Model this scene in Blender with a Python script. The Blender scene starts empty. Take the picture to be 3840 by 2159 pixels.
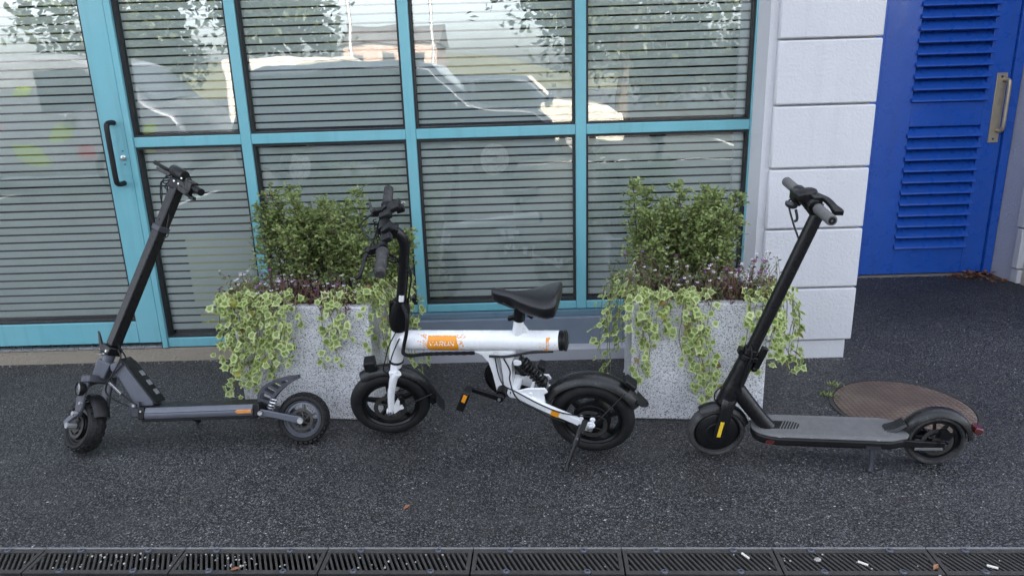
import bpy, bmesh, math, random
from mathutils import Vector, Matrix, noise

# ------------------------------------------------------------------ camera, sky, sun, exposure
SC = bpy.context.scene
COL = SC.collection
R_ = math.radians
V = Vector

def look_basis(th, ro, ya):
    F = V((math.sin(ya)*math.cos(th), math.cos(ya)*math.cos(th), -math.sin(th)))
    r0 = V((math.cos(ya), -math.sin(ya), 0)); u0 = r0.cross(F)
    Rv = math.cos(ro)*r0 - math.sin(ro)*u0
    Uv = math.sin(ro)*r0 + math.cos(ro)*u0
    return F, Rv, Uv

_F, _R, _U = look_basis(R_(16.159), R_(1.760), R_(-0.681))
cam = bpy.data.cameras.new('camera')
cam.sensor_width = 36; cam.sensor_fit = 'HORIZONTAL'; cam.lens = 2700/3840*36
cam.clip_start = 0.05; cam.clip_end = 2000
camo = bpy.data.objects.new('camera', cam)
m = Matrix.Identity(4)
for i in range(3):
    m[i][0] = _R[i]; m[i][1] = _U[i]; m[i][2] = -_F[i]
m[0][3], m[1][3], m[2][3] = 0, 0, 1.4
camo.matrix_world = m
COL.objects.link(camo); SC.camera = camo

SUN_EL, SUN_AZ = R_(27), R_(14)          # the sun stands low behind the building
W = bpy.data.worlds.new('World'); SC.world = W; W.use_nodes = True
nt = W.node_tree; bg = nt.nodes['Background']
sky = nt.nodes.new('ShaderNodeTexSky'); sky.sky_type = 'NISHITA'; sky.sun_disc = False
sky.sun_elevation = SUN_EL; sky.sun_rotation = SUN_AZ
sky.air_density = 0.75; sky.dust_density = 4.5; sky.ozone_density = 0.35
hs = nt.nodes.new('ShaderNodeHueSaturation'); hs.inputs['Saturation'].default_value = 0.40      # milky autumn sky
nt.links.new(sky.outputs[0], hs.inputs['Color']); nt.links.new(hs.outputs[0], bg.inputs[0]); bg.inputs[1].default_value = 0.14
sl = bpy.data.lights.new('sun', 'SUN'); sl.energy = 2.0; sl.angle = R_(0.6); sl.color = (1, .90, .74)
so = bpy.data.objects.new('sun', sl); COL.objects.link(so)
sd = V((math.sin(SUN_AZ)*math.cos(SUN_EL), math.cos(SUN_AZ)*math.cos(SUN_EL), math.sin(SUN_EL)))
so.rotation_euler = sd.to_track_quat('Z', 'Y').to_euler(); so.location = (0, 30, 30)
SC.view_settings.view_transform = 'Standard'; SC.view_settings.look = 'None'
SC.view_settings.gamma = 1; SC.view_settings.use_curve_mapping = False
SC.view_settings.exposure = 3.12
try:
    SC.cycles.max_bounces = 10; SC.cycles.transparent_max_bounces = 16
    SC.cycles.use_denoising = True
except Exception:
    pass
rnd = random.Random(7)

# ------------------------------------------------------------------ materials
MATS = {}
def _mix(nt, a, b, fac, blend='MIX'):
    n = nt.nodes.new('ShaderNodeMix'); n.data_type = 'RGBA'; n.blend_type = blend
    for s, v in ((n.inputs[6], a), (n.inputs[7], b)):
        if hasattr(v, 'links'): nt.links.new(v, s)
        else: s.default_value = (*v, 1)
    if hasattr(fac, 'links'): nt.links.new(fac, n.inputs[0])
    else: n.inputs[0].default_value = fac
    return n.outputs[2]
def _ramp(nt, src, stops):
    n = nt.nodes.new('ShaderNodeValToRGB'); e = n.color_ramp.elements
    while len(e) < len(stops): e.new(0.5)
    for i, (p, c) in enumerate(stops):
        e[i].position = p; e[i].color = (*c, 1) if hasattr(c, '__len__') else (c, c, c, 1)
    nt.links.new(src, n.inputs[0]); return n.outputs[0]
def _noise(nt, scale, detail=4, rough=.55, vec=None):
    n = nt.nodes.new('ShaderNodeTexNoise'); n.inputs['Scale'].default_value = scale
    n.inputs['Detail'].default_value = detail; n.inputs['Roughness'].default_value = rough
    if vec is not None: nt.links.new(vec, n.inputs['Vector'])
    return n.outputs['Fac']
def _vor(nt, scale, vec=None, feature='F1'):
    n = nt.nodes.new('ShaderNodeTexVoronoi'); n.feature = feature; n.inputs['Scale'].default_value = scale
    if vec is not None: nt.links.new(vec, n.inputs['Vector'])
    return n
def _pos(nt):
    return nt.nodes.new('ShaderNodeNewGeometry').outputs['Position']
def _objc(nt):
    return nt.nodes.new('ShaderNodeTexCoord').outputs['Object']
def _bump(nt, h, strength, dist, normal=None):
    n = nt.nodes.new('ShaderNodeBump'); n.inputs['Strength'].default_value = strength
    n.inputs['Distance'].default_value = dist; nt.links.new(h, n.inputs['Height'])
    if normal is not None: nt.links.new(normal, n.inputs['Normal'])
    return n.outputs['Normal']
def new_mat(name):
    M = bpy.data.materials.new(name); M.use_nodes = True; MATS[name] = M
    return M, M.node_tree, M.node_tree.nodes['Principled BSDF']
def mat(name, col, rough=.5, metal=0., var=.18, scale=25, dust=0., dustcol=(.22, .2, .17), bump=0., bscale=150, coat=0., spec=.5):
    """painted / plastic / metal surface with grain, dust and fine relief"""
    M, nt, b = new_mat(name)
    v = _objc(nt)
    f = _noise(nt, scale, 5, .6, v)
    lo = tuple(c*(1-var) for c in col); hi = tuple(min(1, c*(1+var)) for c in col)
    c = _mix(nt, lo, hi, f)
    if dust > 0:
        d = _ramp(nt, _noise(nt, scale*.45, 6, .7, v), [(.42, 0.), (.75, dust)])
        c = _mix(nt, c, dustcol, d)
    if name in ('teal_paint', 'blue_gloss_paint', 'dark_teal_sill'):
        mp = nt.nodes.new('ShaderNodeMapping'); mp.inputs['Scale'].default_value = (22, 22, 1.4); nt.links.new(v, mp.inputs[0])
        c = _mix(nt, c, tuple(x*.62+.02 for x in col), _ramp(nt, _noise(nt, 1.0, 5, .6, mp.outputs[0]), [(.5, 0.), (.8, .6)]))
        c = _mix(nt, c, (.25, .25, .24), _ramp(nt, _noise(nt, 55, 4, .7, v), [(.68, 0.), (.76, .5)]))
    nt.links.new(c, b.inputs['Base Color'])
    r = _ramp(nt, _noise(nt, scale*1.7, 4, .6, v), [(.3, max(.03, rough-.1)), (.7, min(1, rough+.12))])
    nt.links.new(r, b.inputs['Roughness'])
    b.inputs['Metallic'].default_value = metal
    b.inputs['Specular IOR Level'].default_value = spec
    if coat: b.inputs['Coat Weight'].default_value = coat; b.inputs['Coat Roughness'].default_value = .08
    if bump: nt.links.new(_bump(nt, _noise(nt, bscale, 3, .6, v), bump, .002), b.inputs['Normal'])
    return M

def mat_asphalt(name, base=(.008, .008, .009), tip=(.078, .078, .080)):
    M, nt, b = new_mat(name); p = _pos(nt)
    vo = _vor(nt, 150, p); vo2 = _vor(nt, 170, p)
    sep = nt.nodes.new('ShaderNodeSeparateColor'); nt.links.new(vo.outputs['Color'], sep.inputs[0])
    c = _ramp(nt, sep.outputs[0], [(0, tuple(x*.10 for x in tip)), (.5, tuple(x*.72 for x in tip)), (.9, tuple(x*1.6 for x in tip)), (.985, tuple(x*2.1 for x in tip)), (.9985, (.40, .39, .38))])
    edge = _ramp(nt, vo.outputs['Distance'], [(.36, 0.), (.64, 1.)])
    c = _mix(nt, c, base, edge)
    patch = _ramp(nt, _noise(nt, 1.3, 6, .65, p), [(.3, .55), (.7, 1.28)])
    c = _mix(nt, c, patch, 1.0, 'MULTIPLY')
    damp = _ramp(nt, _noise(nt, 4.5, 6, .65, p), [(.45, 0.), (.75, .5)])
    c = _mix(nt, c, tuple(x*1.0 for x in (.045, .043, .042)), damp)
    nt.links.new(c, b.inputs['Base Color'])
    nt.links.new(_ramp(nt, sep.outputs[1], [(0, .42), (1, .8)]), b.inputs['Roughness'])
    inv = nt.nodes.new('ShaderNodeMath'); inv.operation = 'SUBTRACT'; inv.inputs[0].default_value = 1
    nt.links.new(vo.outputs['Distance'], inv.inputs[1])
    n1 = _bump(nt, inv.outputs[0], .8, .006)
    n2 = _bump(nt, _noise(nt, 300, 3, .6, p), .35, .002, n1)
    nt.links.new(n2, b.inputs['Normal'])
    return M

def mat_granite(name):
    M, nt, b = new_mat(name); v = _objc(nt)
    vo = _vor(nt, 270, v); s = nt.nodes.new('ShaderNodeSeparateColor'); nt.links.new(vo.outputs['Color'], s.inputs[0])
    c = _ramp(nt, s.outputs[0], [(0, (.15, .15, .16)), (.15, (.25, .25, .26)), (.27, (.52, .52, .535)), (.75, (.62, .62, .64)), (1, (.74, .74, .74))])
    st = _ramp(nt, _noise(nt, 3.2, 6, .65, v), [(.3, .78), (.65, 1.08)])
    c = _mix(nt, c, st, 1, 'MULTIPLY')
    nt.links.new(c, b.inputs['Base Color']); b.inputs['Roughness'].default_value = .75
    nt.links.new(_bump(nt, vo.outputs['Distance'], .35, .0025), b.inputs['Normal'])
    return M

def mat_render(name, col, bumpd=.004):
    M, nt, b = new_mat(name); v = _objc(nt)
    f = _noise(nt, 2.5, 6, .6, v); c = _mix(nt, tuple(x*.86 for x in col), tuple(min(1, x*1.05) for x in col), f)
    sp = _ramp(nt, _noise(nt, 60, 3, .7, v), [(.70, 0.), (.76, .55)])
    mp = nt.nodes.new('ShaderNodeMapping'); mp.inputs['Scale'].default_value = (16, 16, .9); nt.links.new(v, mp.inputs[0])
    c = _mix(nt, c, tuple(x*.72 for x in col), _ramp(nt, _noise(nt, 1.0, 5, .6, mp.outputs[0]), [(.52, 0.), (.80, .32)]))
    c = _mix(nt, c, (.30, .29, .26), _ramp(nt, _noise(nt, 9, 6, .75, v), [(.62, 0.), (.80, .35)]))
    sp2 = _ramp(nt, _noise(nt, 5, 3, .5, v), [(.55, 0.), (.7, 1.)])
    k = nt.nodes.new('ShaderNodeMath'); k.operation = 'MULTIPLY'; nt.links.new(sp, k.inputs[0]); nt.links.new(sp2, k.inputs[1])
    c = _mix(nt, c, tuple(x*.45 for x in col), k.outputs[0])
    nt.links.new(c, b.inputs['Base Color']); b.inputs['Roughness'].default_value = .7
    nt.links.new(_bump(nt, _noise(nt, 70, 4, .65, v), .9, bumpd), b.inputs['Normal'])
    return M

def mat_leaf(name, col, col2, trans=.35, rough=.45):
    M, nt, b = new_mat(name)
    oi = nt.nodes.new('ShaderNodeObjectInfo')
    g = nt.nodes.new('ShaderNodeNewGeometry')
    add = nt.nodes.new('ShaderNodeMath'); add.operation = 'ADD'
    nt.links.new(oi.outputs['Random'], add.inputs[0]); nt.links.new(g.outputs['Random Per Island'], add.inputs[1])
    fr = nt.nodes.new('ShaderNodeMath'); fr.operation = 'FRACT'; nt.links.new(add.outputs[0], fr.inputs[0])
    c = _mix(nt, col, col2, fr.outputs[0])
    v = _pos(nt)
    c = _mix(nt, c, tuple(x*.7 for x in col), _ramp(nt, _noise(nt, 70, 3, .6, v), [(.5, 0.), (.8, .6)]))
    nt.links.new(c, b.inputs['Base Color']); b.inputs['Roughness'].default_value = rough
    tr = nt.nodes.new('ShaderNodeBsdfTranslucent'); nt.links.new(c, tr.inputs[0])
    mx = nt.nodes.new('ShaderNodeMixShader'); mx.inputs[0].default_value = trans
    nt.links.new(b.outputs[0], mx.inputs[1]); nt.links.new(tr.outputs[0], mx.inputs[2])
    nt.links.new(mx.outputs[0], nt.nodes['Material Output'].inputs[0])
    return M

def mat_glass(name, refl=.12, tint=(.94, .965, .96)):
    M, nt, b = new_mat(name); nt.nodes.remove(b)
    t = nt.nodes.new('ShaderNodeBsdfTransparent'); t.inputs[0].default_value = (*tint, 1)
    g = nt.nodes.new('ShaderNodeBsdfGlossy'); g.inputs['Roughness'].default_value = .0
    g.inputs[0].default_value = (1, 1, 1, 1)
    lw = nt.nodes.new('ShaderNodeFresnel'); lw.inputs[0].default_value = 1.5
    ad = nt.nodes.new('ShaderNodeMath'); ad.operation = 'ADD'; ad.inputs[1].default_value = refl-.04; ad.use_clamp = True
    nt.links.new(lw.outputs[0], ad.inputs[0])
    nt.links.new(_bump(nt, _noise(nt, 2.2, 2, .5, _pos(nt)), .05, .02), g.inputs['Normal'])
    mx = nt.nodes.new('ShaderNodeMixShader'); nt.links.new(ad.outputs[0], mx.inputs[0])
    nt.links.new(t.outputs[0], mx.inputs[1]); nt.links.new(g.outputs[0], mx.inputs[2])
    nt.links.new(mx.outputs[0], nt.nodes['Material Output'].inputs[0])
    return M

def mat_film(name, col=(.76, .80, .775), alpha=.88):
    M, nt, b = new_mat(name)
    b.inputs['Roughness'].default_value = .7
    p = _pos(nt)
    c = _mix(nt, tuple(x*.88 for x in col), tuple(x*1.08 for x in col), _noise(nt, 6, 5, .6, p))
    nt.links.new(c, b.inputs['Base Color'])
    t = nt.nodes.new('ShaderNodeBsdfTransparent'); mx = nt.nodes.new('ShaderNodeMixShader'); mx.inputs[0].default_value = alpha
    nt.links.new(t.outputs[0], mx.inputs[1]); nt.links.new(b.outputs[0], mx.inputs[2])
    nt.links.new(mx.outputs[0], nt.nodes['Material Output'].inputs[0])
    return M

def mat_manhole(name):
    M, nt, b = new_mat(name); v = _objc(nt)
    f = _noise(nt, 5, 6, .65, v)
    c = _ramp(nt, f, [(.28, (.085, .062, .050)), (.5, (.145, .100, .076)), (.68, (.20, .155, .12))])
    vo = _vor(nt, 46, v); vo.distance = 'CHEBYCHEV'; vo.inputs['Randomness'].default_value = 0.0
    c = _mix(nt, c, (.02, .017, .016), _ramp(nt, vo.outputs['Distance'], [(.30, 0.), (.48, .55)]))
    nt.links.new(c, b.inputs['Base Color']); b.inputs['Roughness'].default_value = .62; b.inputs['Metallic'].default_value = .25
    inv = _ramp(nt, vo.outputs['Distance'], [(.28, 1.), (.46, 0.)])
    nt.links.new(_bump(nt, inv, .8, .003), b.inputs['Normal'])
    return M

ASPHALT = mat_asphalt('asphalt')
GRANITE = mat_granite('granite_aggregate')
RENDER_W = mat_render('white_render', (.56, .56, .585))
RENDER_G = mat_render('grey_render', (.46, .47, .54))
PLINTHW = mat_render('plinth_render', (.40, .405, .44), .002)
BEIGE = mat_render('beige_render', (.40, .36, .32))
SANDY = mat_render('sandy_concrete', (.27, .235, .185), .008)
TEAL = mat('teal_paint', (.135, .375, .43), .38, var=.10, scale=5, dust=.14, dustcol=(.34, .40, .42), bump=.05, bscale=200)
TEALD = mat('dark_teal_sill', (.10, .17, .22), .45, var=.15, scale=8, dust=.3, dustcol=(.2, .22, .24))
SILLB = mat('blue_grey_board', (.15, .185, .23), .5, var=.12, scale=9, dust=.3, dustcol=(.26, .27, .3))
GASKET = mat('black_gasket', (.012, .013, .014), .6)
BLUE = mat('blue_gloss_paint', (.014, .086, .41), .30, var=.10, scale=7, bump=.12, bscale=60, coat=.25)
STEEL = mat('worn_steel_plate', (.50, .43, .31), .42, .55, var=.15, scale=40, dust=.35, dustcol=(.2, .13, .08))
ALU = mat('bright_metal', (.62, .62, .63), .3, .9, var=.1)
GLASS = mat_glass('window_glass')
FILM = mat_film('frosted_film')
PAPER = mat('pale_yellow_paper', (.62, .60, .34), .8, var=.08)
PAPERY = mat('yellow_paper', (.60, .52, .06), .8, var=.08)
DARKROOM = mat('dark_interior', (.015, .015, .017), .9)
BLACKMET = mat('black_metal', (.005, .005, .0056), .36, .1, var=.25, scale=40, dust=.035, dustcol=(.12, .115, .11), spec=.38)
BLACKPL = mat('black_plastic', (.006, .006, .0066), .45, var=.25, scale=40, dust=.04, dustcol=(.12, .115, .11), spec=.32)
BLACKSAT = mat('black_satin_tube', (.006, .0061, .0068), .33, .0, var=.2, scale=60, dust=.03, dustcol=(.12, .115, .11), spec=.42)
RUBBER = mat('rubber', (.007, .007, .0075), .65, var=.3, scale=50, dust=.18, spec=.35, dustcol=(.06, .057, .055), bump=.2, bscale=180)
RUBBERD = mat('dusty_rubber', (.018, .018, .019), .8, var=.3, scale=40, dust=.5, dustcol=(.13, .125, .12), bump=.25, bscale=160)
GREYALU = mat('grey_anodised', (.055, .058, .070), .40, .5, var=.18, scale=30, dust=.25, dustcol=(.16, .16, .17))
GREYDECK = mat('grey_deck_metal', (.105, .112, .135), .42, .45, var=.2, scale=30, dust=.3, dustcol=(.16, .16, .17))
GREYMAT = mat('grey_rubber_mat', (.115, .115, .117), .8, var=.2, scale=35, dust=.5, dustcol=(.17, .165, .16), bump=.4, bscale=240)
GREYGRIP = mat('grey_rubber_grip', (.10, .10, .10), .7, var=.2, scale=60, dust=.3, dustcol=(.18, .17, .15), bump=.25, bscale=300)
BIKEWHITE = mat('white_bike_paint', (.80, .81, .83), .25, var=.04, scale=12, dust=.22, dustcol=(.45, .42, .38), coat=.4)
ORANGE = mat('orange_decal', (.80, .30, .02), .4, var=.12, scale=20)
WHITEP = mat('white_print', (.82, .82, .82), .5, var=.04)
AMBER = mat('amber_reflector', (.55, .22, .05), .25, var=.15, coat=.4)
YELREF = mat('yellow_reflector', (.75, .50, .03), .25, var=.1, coat=.4)
REDREF = mat('red_reflector', (.09, .018, .018), .2, var=.1, coat=.5)
CHROME = mat('lamp_chrome', (.7, .7, .7), .18, .9, var=.2, scale=120)
SEATL = mat('saddle_vinyl', (.006, .0064, .008), .36, var=.15, scale=60, bump=.15, bscale=350)
IRON = mat('cast_iron', (.052, .050, .048), .6, .5, var=.3, scale=40, dust=.5, dustcol=(.10, .095, .085), bump=.4, bscale=200)
CHANNEL = mat('drain_mud', (.014, .013, .012), .95, var=.3)
EDGE = mat('worn_steel_edge', (.30, .30, .31), .5, .5, var=.3)
MANHOLE = mat_manhole('rusty_cast_cover')
SOIL = mat('soil', (.028, .020, .015), .95, var=.4, scale=60, bump=.8, bscale=120)
IVYG = mat_leaf('ivy_green', (.12, .19, .045), (.25, .33, .10))
IVYC = mat_leaf('ivy_cream', (.42, .50, .16), (.58, .63, .30))
IVYD = mat_leaf('ivy_old_leaf', (.32, .34, .06), (.20, .10, .04))
BUSHG = mat_leaf('bush_green', (.12, .18, .05), (.36, .42, .15))
TWIG = mat('twig_bark', (.085, .062, .045), .85, var=.3)
VINE = mat('vine_stem', (.16, .15, .07), .7, var=.3)
HEATH = mat_leaf('red_purple_leaf', (.085, .020, .028), (.19, .065, .075))
PETALW = mat_leaf('white_petal', (.66, .60, .66), (.78, .74, .78))
PETALP = mat_leaf('purple_petal', (.22, .06, .34), (.42, .12, .45))
BEDG = mat_leaf('bedding_green', (.10, .15, .06), (.24, .24, .13))
DRYLEAF = mat_leaf('dry_leaf', (.20, .075, .03), (.34, .16, .075), .15, .7)
CHIP = mat_leaf('pale_chip', (.24, .23, .21), (.44, .42, .40), .0, .8)

# ------------------------------------------------------------------ mesh builder
class MB:
    def __init__(s, M=None):
        s.v = []; s.f = []; s.mi = []; s.M = M
    def add(s, vs, fs, mi=0):
        o = len(s.v)
        if s.M is not None: vs = [s.M @ V(p) for p in vs]
        s.v += [tuple(p) for p in vs]; s.f += [tuple(i+o for i in f) for f in fs]; s.mi += [mi]*len(fs)
    def box(s, x0, x1, y0, y1, z0, z1, mi=0):
        s.add([(x0,y0,z0),(x1,y0,z0),(x1,y1,z0),(x0,y1,z0),(x0,y0,z1),(x1,y0,z1),(x1,y1,z1),(x0,y1,z1)],
              [(0,3,2,1),(4,5,6,7),(0,1,5,4),(1,2,6,5),(2,3,7,6),(3,0,4,7)], mi)
    def obox(s, c, d, size, up=(0,0,1), mi=0):
        """box centred at c, its x axis along d, sizes (along, across, up)"""
        x = V(d).normalized(); y = V(up).cross(x)
        if y.length < 1e-5: y = V((0,1,0)).cross(x)
        y.normalize(); z = x.cross(y); c = V(c); a, b, h = (k/2 for k in size)
        P = [c+x*i*a+y*j*b+z*k*h for k in (-1,1) for i, j in ((-1,-1),(1,-1),(1,1),(-1,1))]
        s.add(P, [(0,3,2,1),(4,5,6,7),(0,1,5,4),(1,2,6,5),(2,3,7,6),(3,0,4,7)], mi)
    def sweep(s, pts, prof, up=(0,0,1), scale=None, mi=0, cap=True, fixed=False):
        pts = [V(p) for p in pts]; n = len(prof); rings = []; N = None
        for i, p in enumerate(pts):
            t = (pts[min(i+1, len(pts)-1)] - pts[max(i-1, 0)]).normalized()
            if N is None or fixed:
                N = V(up) - t*V(up).dot(t)
                if N.length < 1e-4: N = V((0,1,0)) - t*t.y
                if N.length < 1e-4: N = V((1,0,0))
            else: N = N - t*N.dot(t)
            N = N.normalized(); B = t.cross(N); k = 1 if scale is None else scale[i]
            kx, ky = k if hasattr(k, '__len__') else (k, k)
            rings += [p + B*a*kx + N*b*ky for a, b in prof]
        L = len(pts)
        F = [(i*n+j, i*n+(j+1) % n, (i+1)*n+(j+1) % n, (i+1)*n+j) for i in range(L-1) for j in range(n)]
        if cap: F += [tuple(reversed(range(n))), tuple(range((L-1)*n, L*n))]
        s.add(rings, F, mi)
    def tube(s, pts, r, n=10, mi=0, cap=True):
        prof = [(math.cos(2*math.pi*i/n), math.sin(2*math.pi*i/n)) for i in range(n)]
        sc = list(r) if hasattr(r, '__len__') else [r]*len(pts)
        s.sweep(pts, prof, (0.13, 0.21, 1), sc, mi, cap)
    def beam(s, pts, w, h, up=(0,0,1), mi=0, scale=None):
        s.sweep(pts, [(-w/2,-h/2),(w/2,-h/2),(w/2,h/2),(-w/2,h/2)], up, scale, mi, True, True)
    def lathe(s, prof, c, axis=(0,1,0), n=32, closed=True, mi=0, a0=0, a1=None):
        ax = V(axis).normalized(); u = V((1,0,0)) if abs(ax.x) < .9 else V((0,0,1))
        u = (u - ax*u.dot(ax)).normalized(); w = ax.cross(u); c = V(c); k = len(prof)
        full = a1 is None; steps = n if full else n+1; P = []
        for i in range(steps):
            a = 2*math.pi*i/n if full else a0+(a1-a0)*i/n
            d = u*math.cos(a) + w*math.sin(a)
            P += [c + d*r + ax*h for r, h in prof]
        F = []
        for i in range(n):
            i2 = (i+1) % steps
            for j in range(k if closed else k-1):
                j2 = (j+1) % k
                F.append((i*k+j, i*k+j2, i2*k+j2, i2*k+j))
        if not full and closed: F += [tuple(range(k)), tuple(reversed(range((steps-1)*k, steps*k)))]
        s.add(P, F, mi)
    def disc(s, c, r, h, axis=(0,1,0), n=24, mi=0):
        s.lathe([(0.0001,-h/2),(r,-h/2),(r,h/2),(0.0001,h/2)], c, axis, n, True, mi)
    def prism(s, poly, y0, y1, mi=0):
        """outline in the x-z plane, extruded along y"""
        n = len(poly); P = [(x,y0,z) for x, z in poly] + [(x,y1,z) for x, z in poly]
        s.add(P, [tuple(range(n)), tuple(reversed(range(n,2*n)))] + [(i,i+n,(i+1)%n+n,(i+1)%n) for i in range(n)], mi)
    def slab(s, poly, z0, z1, mi=0):
        """outline in the x-y plane, extruded along z"""
        n = len(poly); P = [(x,y,z0) for x, y in poly] + [(x,y,z1) for x, y in poly]
        s.add(P, [tuple(reversed(range(n))), tuple(range(n,2*n))] + [(i,(i+1)%n,(i+1)%n+n,i+n) for i in range(n)], mi)
    def ball(s, c, r, n=10, mi=0, sq=(1,1,1)):
        k = n//2; P = []; c = V(c)
        for i in range(k+1):
            t = math.pi*i/k
            for j in range(n):
                a = 2*math.pi*j/n
                P.append(c + V((math.sin(t)*math.cos(a)*r*sq[0], math.sin(t)*math.sin(a)*r*sq[1], math.cos(t)*r*sq[2])))
        s.add(P, [(i*n+j, (i+1)*n+j, (i+1)*n+(j+1)%n, i*n+(j+1)%n) for i in range(k) for j in range(n)], mi)
    def mesh(s, name, mats, smooth=True, ang=38):
        me = bpy.data.meshes.new(name); me.from_pydata(s.v, [], s.f)
        for q in (mats if isinstance(mats, (list, tuple)) else [mats]): me.materials.append(q)
        if any(s.mi): me.polygons.foreach_set('material_index', s.mi)
        bm = bmesh.new(); bm.from_mesh(me); bmesh.ops.remove_doubles(bm, verts=bm.verts, dist=1e-6)
        bmesh.ops.recalc_face_normals(bm, faces=bm.faces); bm.to_mesh(me); bm.free()
        if smooth:
            me.shade_smooth(); me.set_sharp_from_angle(angle=R_(ang))
        return me
    def build(s, name, mats, parent=None, bevel=0, smooth=True, **props):
        me = s.mesh(name, mats, smooth); return link(name, me, parent, bevel, **props)

def link(name, me, parent=None, bevel=0, **props):
    o = bpy.data.objects.new(name, me); COL.objects.link(o)
    if parent is not None: o.parent = parent
    if bevel:
        b = o.modifiers.new('edge', 'BEVEL'); b.width = bevel; b.segments = 2; b.limit_method = 'ANGLE'; b.angle_limit = R_(40)
    for k, v in props.items(): o[k] = v
    return o
def tag(o, label, cat, group=None):
    o['label'] = label; o['category'] = cat
    if group: o['group'] = group
    return o
def thing(name, label, cat, M=None, group=None):
    o = bpy.data.objects.new(name, None); COL.objects.link(o); o.empty_display_size = .1
    if M is not None: o.matrix_world = M
    return tag(o, label, cat, group)
def part(name, mats, parent, fn, bevel=0, M=None, **props):
    b = MB(M); fn(b); return b.build(name, mats, parent, bevel, **props)
def spline(pts, k=6):
    """Catmull-Rom through the points"""
    P = [V(p) for p in pts]; P = [P[0]*2-P[1]] + P + [P[-1]*2-P[-2]]; out = []
    for i in range(1, len(P)-2):
        a, b, c, d = P[i-1:i+3]
        for j in range(k):
            t = j/k
            out.append(.5*((2*b)+(c-a)*t+(2*a-5*b+4*c-d)*t*t+(3*b-a-3*c+d)*t**3))
    return out + [P[-2]]

# ------------------------------------------------------------------ ground, drain trench, manhole
DA = -.037                                     # the drain runs at this slope across the paving
def dl(x, off): return (x - off*(-DA)*0 , 1.925 + DA*(x+.2) + off)
TX0, TX1, TO, TI = -3.37, 3.03, .008, -.126
g = MB()
o4 = [(-260,-260),(260,-260),(260,260),(-260,260)]
i4 = [dl(TX0,TI), dl(TX1,TI), dl(TX1,TO), dl(TX0,TO)]
g.add([(x,y,0) for x, y in o4+i4], [(0,1,5,4),(1,2,6,5),(2,3,7,6),(3,0,4,7)])
g.build('ground', ASPHALT, kind='structure')
ch = MB()
a_, b_, c_, d_ = (V((*p,0)) for p in i4)
dn = V((0,0,-.16))
ch.add([a_,b_,c_,d_,a_+dn,b_+dn,c_+dn,d_+dn], [(4,5,6,7),(0,1,5,4),(2,3,7,6),(1,2,6,5),(3,0,4,7)])
ch.build('drain_channel', CHANNEL, smooth=False, kind='structure')

GL, GWD = .452, .116
def bar_mesh(x0):
    """one slanted bar of a grate, clipped to the frame"""
    hx, hy, dx, w = GL/2-.012, .041, .0185, .0036
    def at(y): return x0 - dx*(y/hy)
    ys = [-hy, hy]
    lo, hi = -hy, hy
    # clip so that |x| stays inside
    for _ in range(60):
        if abs(at(lo)) > hx and lo < hi: lo += .0015
        if abs(at(hi)) > hx and hi > lo: hi -= .0015
    if hi-lo < .012: return None
    b = MB()
    b.add([(at(lo)-w,lo,-.018),(at(lo)+w,lo,-.018),(at(hi)+w,hi,-.018),(at(hi)-w,hi,-.018),
           (at(lo)-w,lo,0.0),(at(lo)+w,lo,0.0),(at(hi)+w,hi,0.0),(at(hi)-w,hi,0.0)],
          [(0,3,2,1),(4,5,6,7),(0,1,5,4),(1,2,6,5),(2,3,7,6),(3,0,4,7)])
    return b.mesh('bar', IRON, False)
BARS = [q for q in (bar_mesh(-GL/2-.01+i*.0168) for i in range(29)) if q]
fr = MB()
fr.box(-GL/2, GL/2, .041, GWD/2, -.022, .002); fr.box(-GL/2, GL/2, -GWD/2, -.041, -.022, .002)
fr.box(-GL/2, -GL/2+.012, -.041, .041, -.022, .002); fr.box(GL/2-.012, GL/2, -.041, .041, -.022, .002)
FRAME_ME = fr.mesh('frame', IRON, False)
bo = MB(); bo.lathe([(.0045,0),(.0105,0),(.0105,.004),(.0045,.005)], (0,0,0), (0,0,1), 14); bo.disc((0,0,.001), .004, .002, (0,0,1), 10)
BOLT_ME = bo.mesh('bolt', GREYDECK)
ed = MB(); ed.box(-GL/2-.0015, GL/2+.0015, GWD/2+.001, GWD/2+.0055, -.02, .005); EDGE_ME = ed.mesh('edge_strip', EDGE, False)
GLAB = ['dirty slotted drain grate at the far left end, partly out of frame',
        'drain grate full of pale grit in front of the left scooter front wheel',
        'drain grate with pale grit and a brown leaf before the left scooter rear wheel',
        'clean drain grate in front of the white bike front wheel',
        'drain grate straight below the white bike saddle',
        'drain grate in front of the white bike rear wheel and stand',
        'drain grate with a white cigarette end in front of the grey deck scooter',
        'drain grate at the right end with brown leaves and a cigarette end']
for i in range(-3, 11):
    xc = -1.541 - .457/2 + .457*i
    x, y = dl(xc, -.059)
    M = Matrix.Translation((x, y, 0)) @ Matrix.Rotation(math.atan(DA), 4, 'Z')
    t = thing('drain_grate', GLAB[i] if 0 <= i < 8 else 'slotted drain grate continuing the row past the edge of the picture', 'drain grate', M, 'drain grates in a row along the front')
    link('frame', FRAME_ME, t); link('edge_strip', EDGE_ME, t)
    for q in BARS: link('bar', q, t)
    for sx in (-.115, .115):
        for sy in (-.049, .049):
            bl = link('bolt', BOLT_ME, t); bl.location = (sx+rnd.uniform(-.01,.01), sy, .002)

mh = thing('manhole_cover', 'round rusty brown cast iron manhole cover set in the asphalt', 'manhole cover', Matrix.Translation((1.625, 2.83, 0)))
part('cover', MANHOLE, mh, lambda b: b.lathe([(0.0001,-.03),(.272,-.03),(.272,.003),(.268,.005),(0.0001,.005)], (0,0,0), (0,0,1), 64))
part('rim', IRON, mh, lambda b: b.lathe([(.276,-.03),(.292,-.03),(.292,.004),(.276,.004)], (0,0,0), (0,0,1), 64))

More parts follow.
